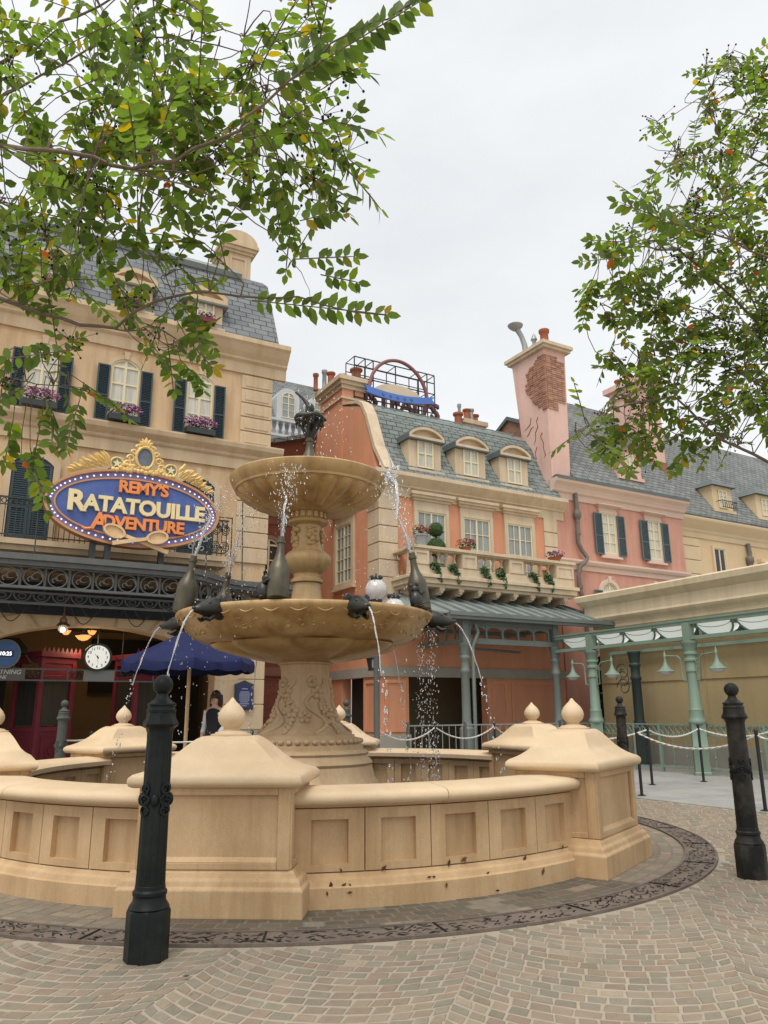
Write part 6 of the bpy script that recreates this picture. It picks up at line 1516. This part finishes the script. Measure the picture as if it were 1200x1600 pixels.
# ================================================================== trees
def gen_tree(label, base, fork, branches, clumps, sprays, seed, leaf_len, dens=1.45):
    T = thing('crape_myrtle_tree', label, 'tree', (base[0],base[1],0), 0, None); ROOT[T.name] = (base[0],base[1],0)
    rt_ = random.Random(seed); m = MB(); b = Vector(base); f = Vector(fork)
    for q in range(3):
        o = Vector((.10*math.cos(q*2.1),.10*math.sin(q*2.1),0)); m.tube([b+o, b+o*1.2+(f-b)*.4+Vector((.05*q,0,0)), f+o*2.0, f+o*3+Vector((0,0,.9))],[.075,.062,.05,.02],8)
    m.build('trunk', bark, T, smooth=60)
    m = MB(); nodes_ = []
    for pts, r in branches:
        P = [Vector(p) for p in pts]; Q = [P[0]]
        for a, c in zip(P, P[1:]):
            for k in (1,2,3): Q.append(a.lerp(c, k/3)+Vector((rt_.gauss(0,.008),rt_.gauss(0,.008),rt_.gauss(0,.008))))
        n = len(Q); m.tube(Q, [r*.8*(1-.82*i/n) for i in range(n)], 6); nodes_ += Q
        if r > .007: m.tube([f+Vector((0,0,.5)), (f+P[0])*.5+Vector((0,0,.25)), P[0]], [r*1.6, r*1.3, r], 6)
    lm = MB(); bm_ = MB()
    def leaf(p, d, nrm, L_, col):
        s_ = d.cross(nrm).normalized(); w_ = L_*rt_.uniform(.25,.31); cv_ = nrm*L_*rt_.uniform(.0,.22)
        A = p; B1 = p+d*L_*.30; B2 = p+d*L_*.68; Cc = p+d*L_-cv_*1.4
        lm.add([A, B1+s_*w_*.92-cv_*.1, B2+s_*w_*.8-cv_*.7, Cc, B2-s_*w_*.8-cv_*.7, B1-s_*w_*.92-cv_*.1, B1+nrm*L_*-.035, B2+nrm*L_*-.045-cv_*.5],
               [(0,1,6),(0,6,5),(1,2,7,6),(6,7,4,5),(2,3,7),(7,3,4)], col=col)
    def leafcol():
        u = rt_.random()
        if u < .006: return (.33,.12,.03)
        if u < .03: return (.30,.25,.03)
        if u < .18: return tuple(q*rt_.uniform(.8,1.2) for q in (.15,.20,.03))
        return tuple(q*k for q, k in zip((.088,.148,.028), [rt_.uniform(.55,1.4)]*3))
    def spray(a, c, n, L_, fixed=None):
        d = (c-a); l = d.length; d.normalize(); upv = (Vector((rt_.gauss(0,.12),-.85,-.35)) if fixed else Vector((rt_.gauss(0,.4),rt_.gauss(0,.4),1))).normalized()
        sd_ = d.cross(upv).normalized(); nr = sd_.cross(d).normalized()
        pts = [a+d*l*i/6-Vector((0,0,1))*l*.12*(i/6)**2*(0 if fixed else 1) for i in range(7)]
        m.tube(pts, [.0035]*6+[.0015], 4)
        for i in range(n):
            f_ = (i+.7)/n; k = min(5, int(f_*6)); p = pts[k].lerp(pts[k+1], f_*6-k)
            sc_ = L_*(1.05-.35*abs(f_-.45))*rt_.uniform(.72,1.18)
            for sg in (-1,1):
                if rt_.random() < .06: continue
                dd = (sd_*sg*rt_.uniform(.8,1.05)+d*rt_.uniform(.35,.75)+nr*rt_.uniform(-.55,.1)).normalized()
                nn = (nr+Vector((rt_.gauss(0,.25),rt_.gauss(0,.25),rt_.gauss(0,.25))))
                nn = (nn-dd*nn.dot(dd)).normalized(); leaf(p+d*rt_.uniform(-.006,.006), dd, nn, sc_, leafcol())
        leaf(pts[-1], d, nr, L_*.85, leafcol())
    for a, c, n, L_ in sprays: spray(Vector(a), Vector(c), n, L_*1.0, True)
    for (x, y_, z, rx, ry, rz, n) in clumps:
        for i in range(max(1,round(n*dens))):
            p = Vector((x+rx*rt_.uniform(-1,1), y_+ry*rt_.uniform(-1,1), z+rz*rt_.uniform(-1,1)))
            q = min(nodes_, key=lambda v: (v-p).length); out = (p-q)
            d = (out.normalized()*.8+Vector((rt_.gauss(0,.6),rt_.gauss(0,.6),rt_.gauss(0,.35)-.1))).normalized()
            l = rt_.uniform(.22,.42); spray(p, p+d*l, rt_.randint(5,9), leaf_len*rt_.uniform(.8,1.1))
            if out.length < 1.3:
                mid = q.lerp(p,.5)+d*-.06+Vector((0,0,.04)); m.tube([q, q.lerp(mid,.5)+(mid-q)*.02+Vector((0,0,.012)), mid, mid.lerp(p,.55)+d*-.02, p], [.0042,.0036,.003,.0028,.0026], 4)
            if rt_.random() < .22:
                e = p+d*l*.6+Vector((0,0,.03)); 
                for b_ in range(rt_.randint(6,14)):
                    bp = e+Vector((rt_.gauss(0,.05),rt_.gauss(0,.05),rt_.gauss(0,.05))); bm_.ball(bp, .0075, 6, 4); bm_.tube([e, bp], .0016, 3)
    m.build('branches', bark, T, smooth=60, uv=False); lm.build('crown', leafm, T, recalc=False, uv=False); bm_.build('seed_pods', M('seed_pod',(.03,.02,.012),.7,.2,9,60,.05), T, uv=False)
LEFT_BRANCHES= [[[[-2.12, 3.3, 4.11], [-1.9, 3.25, 4.1], [-1.52, 3.2, 4.01], [-1.17, 3.1, 3.83], [-0.87, 3.0, 3.85], [-0.65, 2.9, 3.87], [-0.46, 2.8, 4.0], [-0.26, 2.7, 4.08], [-0.04, 2.6, 4.14], [0.16, 2.5, 4.14]], 0.016], [[[-2.39, 3.9, 3.7], [-2.16, 3.9, 3.61], [-1.78, 3.85, 3.46], [-1.46, 3.8, 3.38], [-1.24, 3.75, 3.54], [-0.92, 3.7, 3.53], [-0.43, 3.6, 3.43], [0.01, 3.5, 3.29]], 0.017], [[[-2.38, 3.6, 4.81], [-2.14, 3.6, 4.97], [-1.91, 3.55, 5.11], [-1.61, 3.5, 5.24], [-1.34, 3.5, 5.42]], 0.018], [[[-1.17, 3.1, 3.83], [-0.92, 3.1, 3.74], [-0.73, 3.1, 3.64], [-0.52, 3.1, 3.5], [-0.37, 3.1, 3.27], [-0.31, 3.1, 3.14]], 0.006], [[[-2.41, 3.9, 4.73], [-1.95, 3.9, 4.41], [-1.71, 3.9, 4.19], [-1.39, 3.85, 3.96], [-1.2, 3.8, 3.71]], 0.01], [[[-2.15, 3.4, 4.46], [-1.89, 3.5, 4.76], [-1.53, 3.6, 5.12], [-1.09, 3.6, 5.11], [-0.64, 3.6, 4.98], [-0.27, 3.6, 4.8]], 0.009], [[[-2.51, 4.2, 3.41], [-2.27, 4.2, 3.28], [-2.03, 4.2, 3.24], [-1.77, 4.2, 3.2]], 0.008], [[[-1.17, 3.1, 3.83], [-0.92, 3.2, 3.89], [-0.63, 3.3, 4.06], [-0.32, 3.4, 4.08], [-0.19, 3.4, 4.06]], 0.006], [[[-1.46, 3.8, 3.38], [-1.28, 3.8, 3.36], [-1.06, 3.8, 3.22], [-0.92, 3.8, 3.16]], 0.006], [[[-2.24, 3.7, 4.17], [-1.89, 3.7, 3.97], [-1.78, 3.75, 3.68], [-1.65, 3.8, 3.55]], 0.008], [[[-2.07, 3.2, 5.12], [-1.49, 3.2, 5.03], [-1.01, 3.2, 4.94], [-0.7, 3.2, 4.69], [-0.49, 3.2, 4.19]], 0.008]]
RIGHT_BRANCHES= [[[[2.99, 5.0, 2.81], [2.6, 4.95, 2.97], [2.29, 4.9, 3.1], [1.96, 4.85, 3.41], [1.54, 4.8, 3.3], [1.26, 4.75, 3.1]], 0.016], [[[3.2, 5.1, 3.8], [2.81, 5.1, 4.01], [2.43, 5.0, 4.37], [2.09, 4.8, 4.5], [1.68, 4.6, 4.4], [1.41, 4.5, 4.26]], 0.016], [[[2.98, 4.6, 4.22], [2.55, 4.5, 4.25], [2.13, 4.3, 4.29], [1.73, 4.1, 4.24], [1.45, 4.0, 4.29]], 0.011], [[[3.31, 5.0, 4.95], [2.94, 5.0, 5.34], [2.62, 5.0, 5.58], [2.51, 5.0, 5.93], [2.71, 5.0, 6.32]], 0.012], [[[2.81, 5.1, 4.01], [2.44, 5.0, 4.06], [2.14, 5.0, 4.21], [1.68, 5.0, 4.29], [1.51, 5.0, 4.12]], 0.007], [[[3.2, 5.2, 3.45], [2.8, 5.2, 3.6], [2.45, 5.1, 3.76], [2.09, 5.0, 3.76], [1.82, 5.0, 3.79]], 0.01], [[[2.62, 5.0, 5.58], [2.32, 5.0, 5.46], [2.03, 5.0, 5.52]], 0.006], [[[2.81, 5.1, 4.01], [2.68, 5.1, 4.48], [2.64, 5.1, 4.97], [2.75, 5.1, 5.48]], 0.009]]
LEFT_CLUMPS= [[-1.97, 3.6, 5.12, 0.38, 0.4, 0.28, 16], [-1.46, 3.6, 5.12, 0.35, 0.4, 0.22, 15], [-0.95, 3.5, 5.01, 0.28, 0.4, 0.21, 13], [-0.47, 3.2, 4.69, 0.22, 0.3, 0.17, 11], [-1.84, 3.6, 4.55, 0.38, 0.4, 0.22, 16], [-1.27, 3.4, 4.41, 0.3, 0.4, 0.21, 15], [-0.84, 3.3, 4.32, 0.26, 0.3, 0.17, 13], [-0.46, 3.2, 4.26, 0.22, 0.3, 0.17, 11], [-0.27, 3.2, 4.0, 0.14, 0.2, 0.17, 6], [-1.83, 3.6, 4.14, 0.35, 0.3, 0.19, 15], [-1.29, 3.3, 3.86, 0.26, 0.3, 0.12, 11], [-0.99, 3.2, 3.95, 0.17, 0.2, 0.1, 7], [-0.61, 3.2, 3.94, 0.2, 0.2, 0.08, 5], [-0.42, 3.2, 3.82, 0.17, 0.2, 0.11, 5], [-1.93, 3.8, 3.91, 0.37, 0.3, 0.17, 12], [-1.5, 3.8, 3.91, 0.23, 0.3, 0.17, 7], [-1.16, 3.8, 3.63, 0.2, 0.2, 0.17, 6], [-0.82, 3.7, 3.68, 0.16, 0.2, 0.1, 3], [-1.95, 3.9, 3.67, 0.27, 0.2, 0.14, 5], [-1.07, 3.8, 3.28, 0.13, 0.2, 0.08, 5], [-1.28, 3.8, 3.39, 0.13, 0.1, 0.07, 2], [-2.03, 4.2, 3.2, 0.22, 0.2, 0.13, 6], [-2.0, 4.1, 3.35, 0.25, 0.2, 0.07, 3], [-2.14, 4.2, 2.88, 0.09, 0.2, 0.15, 3], [-1.86, 4.1, 3.03, 0.11, 0.1, 0.07, 2]]
RIGHT_CLUMPS= [[2.78, 5.0, 6.11, 0.17, 0.3, 0.17, 6], [2.58, 5.0, 5.75, 0.26, 0.4, 0.17, 8], [2.86, 5.0, 5.57, 0.26, 0.4, 0.26, 10], [2.21, 5.0, 5.46, 0.11, 0.2, 0.04, 2], [2.37, 4.9, 5.05, 0.26, 0.4, 0.17, 9], [2.79, 5.0, 5.01, 0.26, 0.5, 0.26, 12], [2.05, 4.6, 4.47, 0.28, 0.4, 0.16, 11], [1.74, 4.6, 4.42, 0.2, 0.3, 0.12, 5], [1.6, 4.6, 4.25, 0.16, 0.2, 0.08, 4], [2.34, 4.9, 4.41, 0.3, 0.5, 0.21, 13], [2.76, 5.0, 4.42, 0.26, 0.5, 0.26, 13], [1.84, 4.8, 4.3, 0.21, 0.3, 0.1, 4], [1.79, 5.0, 4.06, 0.17, 0.2, 0.07, 3], [2.15, 5.0, 4.01, 0.26, 0.3, 0.13, 8], [2.51, 5.0, 3.91, 0.31, 0.5, 0.17, 13], [2.76, 5.0, 3.76, 0.22, 0.5, 0.22, 8], [1.99, 5.0, 3.76, 0.22, 0.3, 0.13, 7], [2.29, 5.0, 3.56, 0.31, 0.4, 0.17, 12], [2.62, 5.0, 3.37, 0.26, 0.4, 0.17, 9], [1.83, 4.9, 3.38, 0.26, 0.3, 0.13, 7], [1.49, 4.8, 3.23, 0.17, 0.2, 0.06, 3], [2.08, 4.9, 3.24, 0.3, 0.3, 0.11, 7], [1.59, 5.0, 3.84, 0.07, 0.1, 0.03, 1], [2.37, 4.9, 3.1, 0.17, 0.2, 0.06, 2], [1.32, 4.7, 3.06, 0.06, 0.1, 0.04, 2]]
LEFT_SPRAYS= [[[-0.46, 2.8, 4.0], [0.16, 2.5, 4.14], 22, 0.085], [[-0.69, 3.65, 3.46], [0.02, 3.5, 3.29], 15, 0.085], [[-0.38, 3.1, 3.55], [-0.2, 3.1, 3.6], 5, 0.07], [[-0.4, 3.1, 3.35], [-0.12, 3.05, 3.33], 7, 0.07], [[-0.32, 3.4, 4.12], [-0.12, 3.3, 4.35], 7, 0.075], [[-1.57, 3.6, 3.16], [-1.92, 3.6, 3.11], 7, 0.085], [[-0.28, 3.1, 3.27], [-0.11, 3.1, 3.23], 5, 0.07], [[-1.03, 3.8, 3.28], [-0.91, 3.8, 3.14], 5, 0.08]]
RIGHT_SPRAYS= [[[1.92, 4.15, 4.2], [1.41, 4.0, 4.31], 12, 0.085], [[1.7, 4.5, 4.26], [1.31, 4.5, 4.22], 8, 0.075], [[1.71, 4.5, 4.36], [1.38, 4.5, 4.38], 6, 0.075], [[2.6, 5.0, 5.81], [2.52, 5.0, 6.17], 6, 0.08], [[2.7, 5.0, 6.23], [2.89, 5.0, 6.32], 4, 0.08], [[1.67, 5.0, 4.09], [1.59, 5.0, 4.06], 4, 0.075], [[1.89, 5.0, 4.06], [1.62, 5.0, 4.07], 7, 0.07]]

gen_tree('dense crape myrtle with large leaves hanging before the cream house', (-4.1,3.7,0), (-3.9,3.7,2.3), LEFT_BRANCHES, LEFT_CLUMPS, LEFT_SPRAYS, 21, .084, 1.3)
gen_tree('airy crape myrtle with smaller leaves before the grey roofs of the pink and yellow houses', (4.3,5.3,0), (4.2,5.3,2.1), RIGHT_BRANCHES, RIGHT_CLUMPS, RIGHT_SPRAYS, 33, .072, 2.0)
